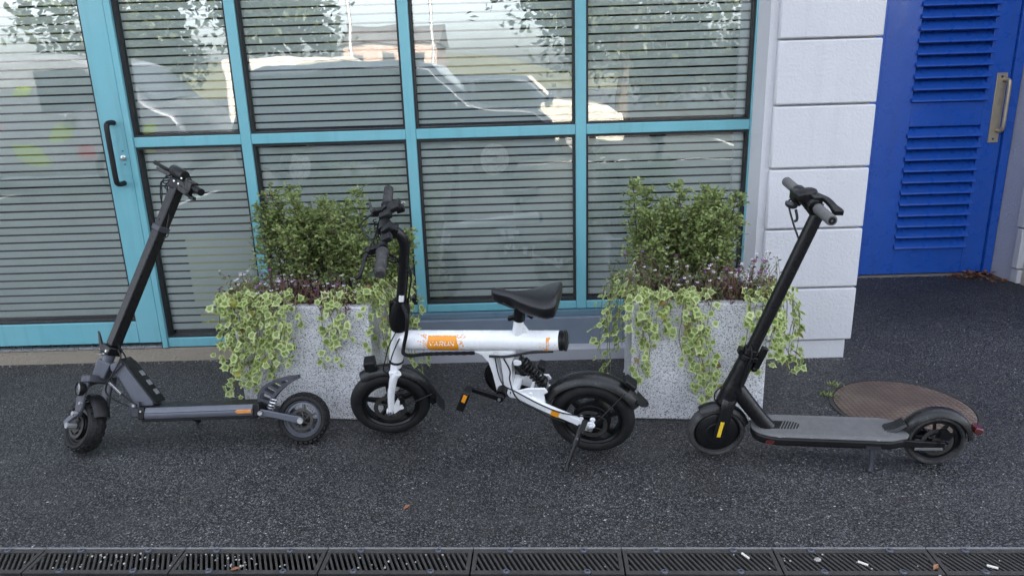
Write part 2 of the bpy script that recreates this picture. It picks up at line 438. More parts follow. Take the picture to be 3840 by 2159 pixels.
# ------------------------------------------------------------------ the building
bt = thing('building', 'single storey white rendered building with teal glazing and a recessed blue door', 'building')
FY = 3.60
def bpart(name, m, *bx, **k):
    return part(name, m, bt, lambda b: [b.box(*q) for q in bx], **k)
bpart('wall', RENDER_W, (-16, 1.65, 3.44, 3.9, 2.42, 4.85), (-16, -4.2, 3.5, 3.9, 0, 2.42), label='white wall over the glazing')
bpart('alcove_wall', RENDER_W, (1.45, 1.635, 3.9, 4.98, 0, 4.85))
bpart('alcove_back_wall', RENDER_W, (1.635, 2.30, 4.94, 5.1, 0, 4.85), (2.30, 3.28, 4.94, 5.1, 2.14, 4.85))
bpart('sun_block_wall', DARKROOM, (2.0, 3.28, 5.102, 5.2, 0, 2.4))  # unseen wall added behind the blue door to stop sun leaking under it
bpart('side_wall', RENDER_G, (3.284, 3.6, 4.66, 5.1, 0, 4.85), (3.284, 16, 5.1, 5.3, 0, 4.85))
bpart('end_wall', BEIGE, (3.30, 3.6, 4.50, 4.585, 0, 4.85))
bpart('blue_end_panel', BLUE, (3.302, 3.6, 3.6, 4.50, 0, 4.85))
bpart('roof', GASKET, (-16, 16, 3.9, 14, 4.6, 4.8))
bpart('interior_floor', DARKROOM, (-6, 1.4, 3.72, 9, -.01, .06))
bpart('interior_wall', DARKROOM, (-6, 1.4, 9, 9.1, 0, 4.6), (-6.1, -6, 3.72, 9, 0, 4.6), (1.4, 1.45, 3.72, 9, 0, 4.6))
bpart('interior_ceiling', DARKROOM, (-6, 1.4, 3.9, 9, 2.6, 2.7))
bpart('threshold', SANDY, (-4.2, -1.30, 3.604, 3.75, -.02, .074), bevel=.006)
bpart('metal_threshold_strip', ALU, (-4.2, -1.92, 3.598, 3.70, .078, .092))
bpart('plinth', PLINTHW, (-1.30, 1.145, 3.47, 3.7, -.02, .062), bevel=.005)
bpart('sill_board', SILLB, (-1.30, 1.145, 3.54, 3.7, .064, .203))
bpart('sill', TEALD, (-1.30, 1.145, 3.575, 3.7, .206, .232))
# quoins at the alcove's far corner
qz = [0, .10, .372, .66, .95, 1.24, 1.53, 1.82, 2.11, 2.40]
for k in range(9):
    q = MB(); q.box(3.262 + (0.012 if k == 0 else 0) , 3.6, 4.588, 4.657 - (.012 if k % 2 else 0), qz[k]+.004, qz[k+1]-.004)
    q.build('quoin', RENDER_W, bt, .006)

pl = thing('pillar', 'white rendered pillar with horizontal block joints beside the blue door', 'pillar')
part('core', RENDER_W, pl, lambda b: b.box(1.15, 1.632, 3.428, 3.9, -.02, 2.42))
part('base', RENDER_W, pl, lambda b: b.box(1.19, 1.626, 3.411, 3.428, -.02, .093), bevel=.004)
jz = [.096, .372, .668, .957, 1.245, 1.532, 1.82, 2.108, 2.40]
for k in range(8):
    part('block', RENDER_W, pl, lambda b: (b.box(1.186, 1.650, 3.398, 3.428, jz[k]+.004, jz[k+1]-.004), b.box(1.6325, 1.650, 3.4285, 3.56 if k % 2 else 3.50, jz[k]+.004, jz[k+1]-.004)), bevel=.007)

# ------------------------------------------------------------------ teal glazing
ZT = 2.41
def strips(pane, x0, x1, z0, z1, ph=1.715, jit=0):
    pitch, gap = .04072, .0088
    k0 = math.ceil((z0-ph)/pitch)-1
    z = ph + k0*pitch; me = None
    while z < z1:
        a, b = max(z+gap/2, z0), min(z+pitch-gap/2, z1)
        if b-a > .006:
            if me is None or b-a < pitch-gap-1e-4:
                q = MB(); q.box(x0, x1, 3.6560, 3.6566, 0, b-a); mm = q.mesh('frosted_strip', FILM, False)
                if b-a > pitch-gap-1e-4: me = mm
            else: mm = me
            o = link('frosted_strip', mm, pane); o.location = (0, 0, a)
        z += pitch
def pane(root, x0, x1, z0, z1, gw=.011, ph=1.715):
    p = part('pane', GLASS, root, lambda b: b.box(x0+.004, x1-.004, 3.648, 3.654, z0+.004, z1-.004))
    part('gasket', GASKET, p, lambda b: [b.box(*q) for q in (
        (x0+.0005, x0+gw, 3.612, 3.647, z0+.0005, z1-.0005), (x1-gw, x1-.0005, 3.612, 3.647, z0+.0005, z1-.0005),
        (x0+gw, x1-gw, 3.613, 3.646, z0+.0005, z0+.009), (x0+gw, x1-gw, 3.613, 3.646, z1-.012, z1-.0005))])
    strips(p, x0+.012, x1-.012, z0+.022, z1-.014, ph)
    return p

gl = thing('shopfront_window', 'teal framed window wall of five tall bays with frosted stripes', 'window')
def member(name, x0, x1, z0, z1, y0=FY, y1=3.69, bevel=.003):
    return part(name, TEAL, gl, lambda b: b.box(x0, x1, y0, y1, z0, z1), bevel=bevel)
member('mullion', -1.914, -1.884, .078, ZT, 3.594)
member('mullion', -1.354, -1.304, .078, ZT); member('mullion', -.541, -.491, .2355, ZT)
member('mullion', .292, .344, .2355, ZT); member('mullion', 1.143, 1.206, .2355, ZT)
bays = [(-1.884, -1.354, .080, .130), (-1.304, -.541, .2355, .276), (-.491, .292, .2355, .276), (.344, 1.143, .2355, .276)]
for x0, x1, zb, zr in bays:
    member('bottom_rail', x0+.0005, x1-.0005, zb, zr, 3.602); member('transom', x0+.0005, x1-.0005, 1.129, 1.178, 3.602)
    pane(gl, x0, x1, zr, 1.129, ph=1.715+rnd.uniform(-.012,.012)); pane(gl, x0, x1, 1.178, ZT, ph=1.715+rnd.uniform(-.012,.012))
member('head_rail', -1.884, 1.143, ZT+.0005, ZT+.01)
tag(part('notice', PAPER, None, lambda b: b.box(-1.735, -1.37, 3.660, 3.661, .30, .66)), 'pale yellow paper sheet stuck inside the narrow lower glass bay', 'notice')
tag(part('notice', PAPERY, None, lambda b: b.box(-1.715, -1.37, 3.660, 3.661, .165, .275)), 'bright yellow paper strip inside glass, under the pale sheet', 'notice')

gd = thing('glass_door', 'teal framed glass door with black pull handle at left', 'door')
def dmember(name, *q): return part(name, TEAL, gd, lambda b: b.box(*q), bevel=.003)
dmember('stile', -2.036, -1.9165, 3.600, 3.68, .1085, ZT)
dmember('stile', -3.10, -2.98, 3.600, 3.68, .1085, ZT)
dmember('bottom_rail', -2.9795, -2.0365, 3.601, 3.68, .1085, .226)
dmember('top_rail', -2.9795, -2.0365, 3.601, 3.68, ZT-.12, ZT)
pane(gd, -2.98, -2.036, .226, ZT-.12, gw=.012, ph=1.715)
def hnd(b):
    b.tube(spline([(-1.966,3.602,1.252),(-1.967,3.575,1.254),(-1.968,3.545,1.248),(-1.968,3.535,1.225),(-1.968,3.534,1.10),(-1.968,3.535,.985),(-1.968,3.545,.962),(-1.967,3.575,.956),(-1.966,3.602,.958)], 6), .0125, 12)
part('handle', BLACKPL, gd, hnd)
part('lock', ALU, gd, lambda b: (b.lathe([(0.0001,0),(.013,0),(.013,.008),(.009,.010),(0.0001,.009)], (-1.945,3.6,1.082), (0,-1,0), 18), b.box(-1.9462,-1.9438,3.5885,3.591,1.076,1.088)))
for z in (1.115, 1.05): part('screw', GASKET, gd, lambda b: b.disc((-1.945,3.599,z), .003, .004))

# ------------------------------------------------------------------ blue louvred door
bd = thing('louvred_door', 'bright blue louvred door in the recess on the right', 'door')
part('frame', BLUE, bd, lambda b: (b.box(2.302,2.372,4.86,4.94,.004,2.14), b.box(3.222,3.279,4.86,4.94,.004,2.14), b.box(2.372,3.222,4.86,4.94,2.07,2.14)), bevel=.004)
DX0, DX1 = 2.376, 3.218
LX0, LX1 = 2.600, 3.072
LOW = (.190, 1.018); UP = (1.172, 1.98)
part('leaf', BLUE, bd, lambda b: (b.box(DX0,LX0,4.880,4.925,.012,2.066), b.box(LX1,DX1,4.880,4.925,.012,2.066),
    b.box(LX0+.0004,LX1-.0004,4.881,4.925,.012,LOW[0]), b.box(LX0+.0004,LX1-.0004,4.881,4.925,LOW[1],UP[0]), b.box(LX0+.0004,LX1-.0004,4.881,4.925,UP[1],2.066)), bevel=.002)
part('leaf_back', BLUE, bd, lambda b: b.box(DX0, DX1, 4.926, 4.938, .012, 2.066))
sm = MB()
sm.add([(0,.036,.060),(0,-.024,.004),(0,-.029,-.006),(0,-.018,-.009),(0,.042,.050)] + [(LX1-LX0+.02,y,z) for y, z in ((.036,.060),(-.024,.004),(-.029,-.006),(-.018,-.009),(.042,.050))],
       [(0,1,2,3,4),(9,8,7,6,5),(0,5,6,1),(1,6,7,2),(2,7,8,3),(3,8,9,4),(4,9,5,0)])
SLAT = sm.mesh('slat', BLUE, False)
for z0, z1 in (LOW, UP):
    n = 11; pitch = (z1-z0)/n
    for k in range(n):
        o = link('slat', SLAT, bd); o.location = (LX0-.010, 4.884, z0+.012+k*pitch)
hd = part('handle_plate', STEEL, bd, lambda b: b.box(3.128, 3.196, 4.872, 4.8795, .90, 1.345), bevel=.002)
part('grip', STEEL, hd, lambda b: b.tube(spline([(3.176,4.872,1.30),(3.177,4.83,1.30),(3.177,4.815,1.27),(3.177,4.813,1.13),(3.177,4.815,1.01),(3.177,4.83,.98),(3.176,4.872,.98)], 5), .012, 10))
for z in (.925, 1.32): part('screw', IRON, hd, lambda b: b.disc((3.160,4.871,z), .007, .003))
part('sill', SANDY, bd, lambda b: b.box(2.302, 3.10, 4.845, 4.94, -.02, .003))

# ------------------------------------------------------------------ vehicles
def vframe(o, t, lean):
    h = math.atan2(t[1]-o[1], t[0]-o[0])
    return Matrix.Translation((o[0], o[1], 0)) @ Matrix.Rotation(h, 4, 'Z') @ Matrix.Rotation(R_(lean), 4, 'X')
def steer(p, d, ang):
    p = V(p); return Matrix.Translation(p) @ Matrix.Rotation(R_(ang), 4, V(d).normalized()) @ Matrix.Translation(-p)

def tyre_mesh(b, c, r, w, h, tread=0, rows=3, n=48):
    """tyre round axis y: r outer radius, w width, h section height"""
    prof = []
    for k in range(14):
        a = 2*math.pi*k/14
        prof.append((r-h/2-.0 + math.cos(a)*h/2*(1.0 if math.cos(a) < 0 else .97), math.sin(a)*w/2))
    b.lathe(prof, c, (0,1,0), n)
    if tread:
        c = V(c)
        for i in range(tread):
            for q in range(rows):
                y = (q-(rows-1)/2)*w*.30; a = 2*math.pi*(i+.5*(q % 2))/tread
                rr = r - .0015 - (abs(y)/(w/2))**2*h*.32
                d = V((math.cos(a),0,math.sin(a))); tt = V((-math.sin(a),0,math.cos(a)))
                P = c + d*rr + V((0,y,0))
                n_ = (d + V((0,1,0))*(y/(w/2))*.7).normalized()
                s_ = V((0,1,0)) - n_*n_.y; s_.normalize()
                L, Wd, H = 2*math.pi*r/tread*.60, w*.23, .010
                pts = [P+tt*L/2*i1+s_*Wd/2*j1+n_*H*k1 for k1 in (-.6,.6) for i1, j1 in ((-1,-1),(1,-1),(1,1),(-1,1))]
                b.add(pts, [(0,3,2,1),(4,5,6,7),(0,1,5,4),(1,2,6,5),(2,3,7,6),(3,0,4,7)])
def ring_prof(r0, r1, w, lip=.006):
    return [(r0,-w/2+lip),(r0,w/2-lip),(r1-lip,w/2-lip*1.2),(r1,w/2),(r1+.004,w/2),(r1+.004,-w/2),(r1,-w/2),(r1-lip,-w/2+lip*1.2)]
def wheel(root, c, r, tw, th, M=None, rim_m=BLACKMET, tyre_m=RUBBER, rim_r=None, rim_w=None, spokes=6, hub_r=.03, hub_w=.05, hub_m=BLACKMET,
          tread=0, rows=3, disc_r=0, disc_y=-.03, disc_m=ALU, spoke_w=.018, cover=0):
    rim_r = rim_r or r-th+.004; rim_w = rim_w or tw*.75; c = V(c)
    b = MB(M); b.lathe(ring_prof(rim_r-.014, rim_r, rim_w), c, (0,1,0), 44)
    for i in range(spokes):
        a = 2*math.pi*i/spokes+.3; d = V((math.cos(a),0,math.sin(a)))
        b.beam([c+d*hub_r*.8, c+d*(rim_r-.008)], spoke_w, rim_w*.45, (0,1,0), scale=[1, .75])
    w = b.build('wheel', rim_m, root)
    t = MB(M); tyre_mesh(t, c, r, tw, th, tread, rows); t.build('tyre', tyre_m, w)
    h = MB(M)
    h.lathe([(0.0001,-hub_w/2),(hub_r*.55,-hub_w/2),(hub_r*.62,-hub_w/2+.006),(hub_r*.95,-hub_w/2+.010),(hub_r,-hub_w/2+.016),(hub_r,hub_w/2-.016),(hub_r*.95,hub_w/2-.010),(hub_r*.6,hub_w/2-.005),(0.0001,hub_w/2)], c, (0,1,0), 32)
    h.build('hub', hub_m, w)
    if disc_r:
        d = MB(M); cc = c + V((0,disc_y,0))
        d.lathe([(disc_r*.74,-.001),(disc_r,-.001),(disc_r,.001),(disc_r*.74,.001)], cc, (0,1,0), 40)
        for i in range(6):
            a = 2*math.pi*i/6; e = V((math.cos(a),0,math.sin(a))); e2 = V((math.cos(a+.5),0,math.sin(a+.5)))
            d.beam([cc+e*disc_r*.28, cc+e2*disc_r*.78], .006, .002, (0,1,0))
        d.disc(cc, disc_r*.32, .003); d.build('brake_disc', disc_m, w)
    if cover:
        k = MB(M)
        for s_ in (-1, 1):
            k.lathe([(0.0001,0),(cover*.3,0),(cover*.9,-.002*1),(cover,-.008),(cover,-.012),(0.0001,-.012)], c+V((0,s_*(rim_w/2+.004),0)), (0,s_,0), 44)
        k.build('hub_cover', BLACKPL, w)
    return w
def fender(b, c, r, a0, a1, w, th=.003, crown=.012, n=28, taper=None, lip=.010):
    """curved mudguard round axis y through c, angles in degrees from +x"""
    c = V(c); m_ = 9; rings = []
    for i in range(n+1):
        t = i/n; a = R_(a0+(a1-a0)*t); d = V((math.cos(a),0,math.sin(a))); k = 1 if taper is None else taper(t)
        out, inn = [], []
        for j in range(m_):
            s_ = -1+2*j/(m_-1); rr = r - crown*s_*s_ - (lip if abs(s_) == 1 else 0)
            out.append(c+d*rr+V((0,s_*w/2*k,0))); inn.append(c+d*(rr-th)+V((0,s_*(w/2*k-th),0)))
        rings += out + inn[::-1]
    q = 2*m_
    F = [(i*q+j, i*q+(j+1)%q, (i+1)*q+(j+1)%q, (i+1)*q+j) for i in range(n) for j in range(q)]
    F += [tuple(range(q)), tuple(reversed(range(n*q,(n+1)*q)))]
    b.add(rings, F)
def coil(p0, p1, r, turns, n=10):
    p0, p1 = V(p0), V(p1); t = (p1-p0).normalized(); u = t.orthogonal().normalized(); w = t.cross(u)
    return [p0.lerp(p1, i/(turns*n)) + (u*math.cos(2*math.pi*i/n)+w*math.sin(2*math.pi*i/n))*r for i in range(turns*n+1)]
def foot_local(M, p): return M.inverted() @ V(p)
def decal(root, name, m, poly, M=None, th=.0012, **k):
    return part(name, m, root, lambda b: b.prism(poly, -th, 0), M=M, **k)

# --- white electric bike
BM = vframe((-.58, 2.732), (.262, 2.54), 14)
bk = thing('electric_bike', 'small white electric bike with orange print and black saddle', 'electric bike', BM)
AP, AD = (.1149, 0, .39), (.24, 0, 1)
ST = steer(AP, AD, 18)
def ax(z): return .06 + (z-.16)*.24
BR = .162
wheel(bk, (.052, 0, .163), BR, .060, .054, ST, spokes=5, spoke_w=.016, hub_r=.030, hub_w=.075, disc_r=.066, disc_y=-.036, disc_m=IRON)
wheel(bk, (.872, 0, .164), BR, .060, .052, None, spokes=6, spoke_w=.022, hub_r=.072, hub_w=.072, disc_r=.062, disc_y=-.044, disc_m=IRON)
TA, TB = V((.150, 0, .470)), V((.764, 0, .5045)); TR = .0375
TDIR = (TB-TA).normalized(); TUP = V((0,-1,0)).cross(TDIR); TUP = TUP if TUP.z > 0 else -TUP
tube = part('main_tube', BIKEWHITE, bk, lambda b: b.tube([TA, TA+TDIR*.03, TB-TDIR*.004, TB], [TR, TR, TR, TR*.96], 32))
def wrap(u, v, off=.0006):
    """a point on the tube's skin: u along the tube, v round it (0 faces the near side, up positive)"""
    a = v/TR; return TA + TDIR*u + (V((0,-1,0))*math.cos(a) + TUP*math.sin(a))*(TR+off)
def wrap_patch(b, outline, nu=24, off=.0006):
    """outline: list of (u, v_low, v_high)"""
    P = []; F = []; nv = 8
    for u, lo, hi in outline:
        for j in range(nv+1): P.append(wrap(u, lo+(hi-lo)*j/nv, off))
    for i in range(len(outline)-1):
        for j in range(nv): F.append((i*(nv+1)+j, (i+1)*(nv+1)+j, (i+1)*(nv+1)+j+1, i*(nv+1)+j+1))
    b.add(P, F)
r2 = random.Random(3)
def splat(b):
    out = []
    for i in range(31):
        u = .114+.122*i/30; e = min(i, 30-i)/2
        hi = .040 + r2.uniform(-.002,.0015) if e > 1 else .040*e+r2.uniform(-.003,.003)
        lo = -.034 if e > .6 else -.032*e-.004
        out.append((u + (.004 if i > 15 else 0), lo, max(hi, lo+.002)))
    wrap_patch(b, out)
    for _ in range(95):
        sd_ = r2.choice((-1,1)); u = .175 + sd_*(.060+abs(r2.gauss(0,.016))); v = r2.uniform(-.034,.046); s_ = r2.uniform(.0006,.0024)
        b.add([wrap(u+s_*a, v+s_*c) for a, c in ((-1.6,-1.2),(1.2,-.6),(1.7,1.2),(-.8,.9))], [(0,1,2,3)])
def slash(b):
    o2 = [(.552,-.037,-.036),(.562,-.037,-.002),(.572,-.036,.032),(.580,-.002,.033),(.588,.031,.033)]
    wrap_patch(b, o2)
    for _ in range(45):
        u = .572+r2.gauss(0,.018); v = r2.uniform(-.036,.012); s_ = r2.uniform(.0005,.0016)
        b.add([wrap(u+s_*a, v+s_*c) for a, c in ((-1.6,-1.2),(1.2,-.6),(1.7,1.2),(-.8,.9))], [(0,1,2,3)])
part('orange_decal', ORANGE, tube, splat)
part('orange_slash', ORANGE, tube, slash)
# lettering on the tube, cut from wide strokes
def letters(b):
    H, Wd, t, gap = .0150, .0140, .0028, .0066
    G = {'V': [[(0,1),(.5,0)],[(.5,0),(1,1)]], 'A': [[(0,0),(.5,1)],[(.5,1),(1,0)],[(.28,.36),(.72,.36)]],
         'R': [[(0,0),(0,1)],[(0,1),(.85,1)],[(.85,1),(1,.72)],[(1,.72),(.8,.45)],[(.8,.45),(.1,.45)],[(.45,.45),(1,0)]],
         'U': [[(0,1),(0,.15)],[(0,.08),(1,.08)],[(1,.15),(1,1)]], 'N': [[(0,0),(0,1)],[(0,1),(1,0)],[(1,0),(1,1)]]}
    u0 = .124; vb = .001
    for k, chh in enumerate('VARUN'):
        for (x0,y0),(x1,y1) in G[chh]:
            a = V((x0*Wd, y0*H)); c = V((x1*Wd, y1*H)); d = (c-a).normalized(); n_ = V((-d.y, d.x))*t/2
            if abs(d.y) < .05: n_ *= .8
            q = [a-d*t*.25-n_, c+d*t*.25-n_, c+d*t*.25+n_, a-d*t*.25+n_]
            P = [wrap(u0+k*(Wd+gap)+p.x+.30*p.y, vb+p.y, .0012) for p in q]
            b.add(P, [(0,1,2,3)])
part('lettering', WHITEP, tube, letters)
part('end_cap', BLACKPL, bk, lambda b: b.lathe([(0.0001,0),(.037,0),(.037,.010),(.034,.012),(.034,.016),(.038,.018),(.038,.024),(.030,.027),(0.0001,.027)], TB, TDIR, 28))
part('head_tube', BIKEWHITE, bk, lambda b: b.tube([(ax(.378),0,.378),(ax(.40),0,.40),(ax(.46),0,.46),(ax(.522),0,.522)], [.027,.029,.026,.026], 20))
for za, zb, rr in ((.522,.535,.030),(.368,.378,.029)): part('headset_ring', BLACKMET, bk, lambda b: b.tube([(ax(za),0,za),(ax(zb),0,zb)], rr, 20))
def fork(b):
    b.tube([(ax(.345),0,.345),(ax(.368),0,.368)], .024, 16)
    b.obox((ax(.345)-.006,0,.348), (0,1,0), (.125,.030,.026))
    for s_ in (-1, 1):
        y = s_*.052
        b.tube(spline([(ax(.40)-.004,y,.352),(ax(.33)-.006,y,.325),(ax(.25)-.010,y,.25),(.058,y,.175),(.050,y,.158)], 4), [.018-.007*i/16 for i in range(17)], 12)
        b.disc((.050,y,.160), .014, .012)
    b.prism([(.066,.150),(.088,.165),(.100,.215),(.092,.222),(.078,.200),(.064,.190)], -.060, -.050)
    b.prism([(.086,.165),(.108,.170),(.104,.185),(.092,.186)], -.060, -.050)
part('fork', BIKEWHITE, bk, fork, M=ST)
for s_ in (-1, 1): part('axle_nut', ALU, bk, lambda b: b.disc((.050,s_*.062,.160), .009, .012, n=6), M=ST)
def ffend(b):
    fender(b, (.052,0,.163), .190, 118, -8, .062, .003, .014)
    b.slab([(.215,-.030),(.270,-.026),(.270,.026),(.215,.030)], .118, .122)
part('front_mudguard', BLACKSAT, bk, lambda b: fender(b, (.052,0,.163), .190, 120, -6, .062, .003, .014), M=ST)
part('mud_flap', BLACKPL, bk, lambda b: b.sweep(spline([(.235,0,.165),(.246,0,.135),(.262,0,.100)], 4), [(-.030,-.0015),(.030,-.0015),(.034,.0015),(-.034,.0015)], (1,0,0), None, 0, True, True), M=ST)
for s_ in (-1, 1): part('mudguard_stay', BLACKMET, bk, lambda b: b.tube([(.058,s_*.058,.160),(.225,s_*.034,.205)], .0022, 6), M=ST)
def lamp(b):
    b.box(-.012, .030, -.026, .026, .350, .392); b.obox((.048,0,.352), (1,0,-.2), (.060,.014,.008))
part('headlight', BLACKPL, bk, lamp, M=ST, bevel=.006)
part('headlight_lens', CHROME, bk, lambda b: b.box(-.0145, -.0122, -.021, .021, .356, .386), M=ST, bevel=.002)
# stem and handlebar
def stemf(b):
    b.tube(spline([(ax(.60),0,.60),(ax(.70)+.002,0,.70),(ax(.82),0,.82),(ax(.88)-.003,0,.885),(ax(.9)-.020,0,.925),(ax(.9)-.055,0,.952)], 6), .0195, 18)
part('stem', BLACKSAT, bk, stemf, M=ST)
def hinge(b):
    b.sweep([(ax(.532),0,.532),(ax(.56)-.002,0,.56),(ax(.62),0,.62),(ax(.65),0,.650)], [(math.cos(a)*.030, math.sin(a)*.036) for a in [2*math.pi*i/16 for i in range(16)]], (1,0,0), [.95,1.1,1.05,.75])
    b.obox((ax(.60)-.028,-.004,.605), (.2,0,1), (.09,.018,.022)); b.tube([(ax(.635)+.012,-.036,.64),(ax(.635)+.012,.036,.64)], .010, 10)
    b.obox((ax(.60)+.006,-.034,.585), (.25,0,1), (.10,.006,.028))
part('folding_hinge', BLACKMET, bk, hinge, M=ST)
part('sticker', WHITEP, bk, lambda b: b.lathe([(.0200,-.014),(.0204,-.014),(.0204,.014),(.0200,.014)], (ax(.667),0,.667), (.24,0,1), 8, True, 0, R_(248), R_(300)), M=ST)
HB = V((ax(.9)-.062, 0, .956))
part('handlebar', BLACKMET, bk, lambda b: (b.tube([HB+V((0,-.30,0)), HB+V((0,.30,0))], .0112, 14), b.tube([HB+V((0,-.03,0)), HB+V((0,.03,0))], .022, 16),
    b.obox(HB+V((.020,0,-.012)), (1,0,-.6), (.04,.044,.034))), M=ST)
def gripf(s_):
    def f(b):
        pts, rr = [], []
        for i in range(25):
            pts.append(HB+V((0,s_*(.165+.140*i/24),0))); rr.append(.0170 + (.0016 if i % 2 else 0) + (.0035 if i in (0,1) else 0) - (.003 if i == 24 else 0))
        b.tube(pts, rr, 16)
    return f
for s_ in (-1, 1): part('grip', RUBBERD, bk, gripf(s_), M=ST)
def leverf(s_):
    def f(b):
        p = HB+V((0,s_*.135,0))
        b.tube([p+V((0,s_*.012,0)), p-V((0,s_*.012,0))], .0165, 14)
        b.obox(p+V((-.024,0,-.004)), (-1,s_*.15,-.1), (.042,.026,.020))
        b.ball(p+V((-.046,s_*.004,-.006)), .014, 10)
        b.sweep(spline([p+V((-.046,s_*.004,-.006)), p+V((-.060,s_*.030,-.014)), p+V((-.066,s_*.075,-.022)), p+V((-.074,s_*.115,-.028)), p+V((-.086,s_*.128,-.030))], 5),
                [(-.0055,-.003),(.0055,-.003),(.0055,.003),(-.0055,.003)], (0,0,1))
    return f
for s_ in (-1, 1): part('brake_lever', BLACKMET, bk, leverf(s_), M=ST)
for off, d, sz in (((.030,.115,.018),(1,0,.35),(.050,.062,.020)), ((.052,.105,.012),(1,0,.2),(.030,.026,.026)), ((.014,-.10,.012),(1,0,.35),(.036,.034,.022)), ((.012,-.045,.018),(1,0,.5),(.040,.030,.020)), ((.004,.05,.020),(1,0,.3),(.044,.034,.024))):
    part('control_box', BLACKPL, bk, lambda b: b.obox(HB+V(off), d, sz), M=ST, bevel=.004)
part('control_button', CHROME, bk, lambda b: b.obox(HB+V((.066,.110,.028)), (1,0,.2), (.012,.014,.010)), M=ST)
def cab1(k, y0, dx):
    def f(b):
        p = HB+V((dx, y0, -.006)); e = V((ax(.60)+.030, -.012+.006*k, .62))
        b.tube(spline([p, p+V((-.045+.012*k, -y0*.25, -.03-.012*k)), HB+V((-.040+.018*k, y0*.12, -.085-.018*k)), HB+V((.012, y0*.08, -.13)), V((ax(.75)+.030, .018-.010*k, .76)), V((ax(.67)+.032, -.006+.006*k, .68)), e], 6), .0030, 6)
    return f
for k, y0, dx in ((0,.13,-.052),(1,-.13,-.05),(2,.10,-.02),(3,-.09,-.02)): part('cable', BLACKPL, bk, cab1(k, y0, dx), M=ST)
part('cable', BLACKPL, bk, lambda b: b.tube(spline([HB+V((-.05,-.12,0)), HB+V((-.075,-.06,-.045)), HB+V((-.06,.02,-.07)), HB+V((-.035,.06,-.03)), HB+V((-.02,.03,.01))], 6), .0030, 6), M=ST)
part('coiled_cable', BLACKPL, bk, lambda b: b.tube(coil(HB+V((-.045,.10,-.012)), HB+V((-.035,.02,-.075)), .006, 9), .0018, 5), M=ST)
def loom(b):
    p = [V((ax(.64)+.020,-.030,.645)), V((ax(.6)+.045,-.046,.60)), V((ax(.55)+.046,-.050,.54)), V((.178,-.050,.475)), V((.170,-.046,.44)), V((.195,-.034,.424)), V((.26,-.020,.426)), V((.44,-.012,.437))]
    s_ = spline(p, 14)
    b.tube(s_, [.0062+(.0016 if i % 2 else 0) for i in range(len(s_))], 8)
part('cable_loom', BLACKPL, bk, loom)
part('cable', BLACKPL, bk, lambda b: b.tube(spline([V((.150,-.030,.53)), V((.110,-.040,.46)), V((.082,-.045,.385)), V((.075,-.05,.355)), V((.095,-.052,.335)), V((.112,-.052,.305)), V((.110,-.05,.28))], 6), .0024, 6))
part('cable', BLACKPL, bk, lambda b: b.tube(spline([V((.158,-.034,.50)), V((.118,-.046,.42)), V((.10,-.05,.36)), V((.088,-.06,.30)), V((.086,-.06,.22))], 6), .0024, 6))
def yoke(b):
    b.prism([(.440,.449),(.468,.437),(.492,.405),(.503,.350),(.510,.285),(.512,.268),(.545,.268),(.536,.300),(.530,.350),(.522,.405),(.512,.436),(.520,.455)], -.024, .024)
    b.prism([(.534,.455),(.596,.460),(.592,.435),(.580,.400),(.577,.292),(.565,.272),(.540,.272),(.543,.330),(.541,.400)], -.024, .024)
    b.prism([(.50,.430),(.60,.436),(.60,.462),(.50,.456)], -.020, .020)
    for s_ in (-1, 1): b.prism([(.588,.398),(.606,.396),(.620,.404),(.618,.418),(.604,.424),(.588,.420)], s_*.020-.004, s_*.020+.004)
part('frame_yoke', BIKEWHITE, bk, yoke, bevel=.004)
part('pivot', BIKEWHITE, bk, lambda b: b.lathe([(.011,-.046),(.021,-.046),(.022,-.038),(.022,.038),(.021,.046),(.011,.046)], (.580,0,.284), (0,1,0), 24))
part('pivot_bolt', BLACKMET, bk, lambda b: b.disc((.580,0,.284), .0105, .088, n=8))
SP0, SP1 = V((.612,0,.408)), V((.696,0,.302))
def shock(b):
    b.tube([SP0, SP0.lerp(SP1,.45)], .014, 14); b.tube([SP0.lerp(SP1,.4), SP1], .0075, 10)
    b.tube([SP0.lerp(SP1,.08), SP0.lerp(SP1,.13)], .025, 14); b.tube([SP0.lerp(SP1,.88), SP0.lerp(SP1,.93)], .025, 14)
    b.disc(SP0, .009, .04); b.disc(SP1, .009, .05)
sh = part('shock_absorber', BLACKMET, bk, shock)
part('spring', BLACKMET, sh, lambda b: b.tube(coil(SP0.lerp(SP1,.12), SP0.lerp(SP1,.9), .0215, 7, 12), .0042, 6))
def swing(b):
    for s_ in (-1, 1):
        P = [(.575,s_*.040,.286),(.62,s_*.046,.272),(.706,s_*.056,.236),(.80,s_*.064,.202),(.872,s_*.066,.168)]
        b.sweep(spline(P, 5), [(-.008,-.019),(.008,-.019),(.008,.019),(-.008,.019)], (0,0,1), [(1,.95-.2*i/20) for i in range(21)], 0, True, True)
        b.prism([(.596,.296),(.640,.312),(.705,.318),(.716,.300),(.700,.288),(.705,.236),(.64,.255),(.60,.272)], s_*.042-.004, s_*.042+.004)
        b.prism([(.838,.196),(.850,.190),(.884,.196),(.892,.178),(.880,.160),(.858,.150),(.838,.160)], s_*.068-.005, s_*.068+.005)
        b.prism([(.832,.200),(.836,.222),(.846,.222),(.850,.198)], s_*.068-.004, s_*.068+.004)
        b.disc((.882,s_*.068,.205), .010, .010)
    b.obox((.65,0,.285), (0,1,0), (.10,.014,.02))
part('swingarm', BIKEWHITE, bk, swing, bevel=.003)
part('orange_decal', ORANGE, bk, lambda b: b.sweep([(.728,-.0668,.2275),(.757,-.0692,.2172)], [(-.0008,-.0150),(.0008,-.0150),(.0008,.0150),(-.0008,.0150)], (0,0,1), None, 0, True, True))
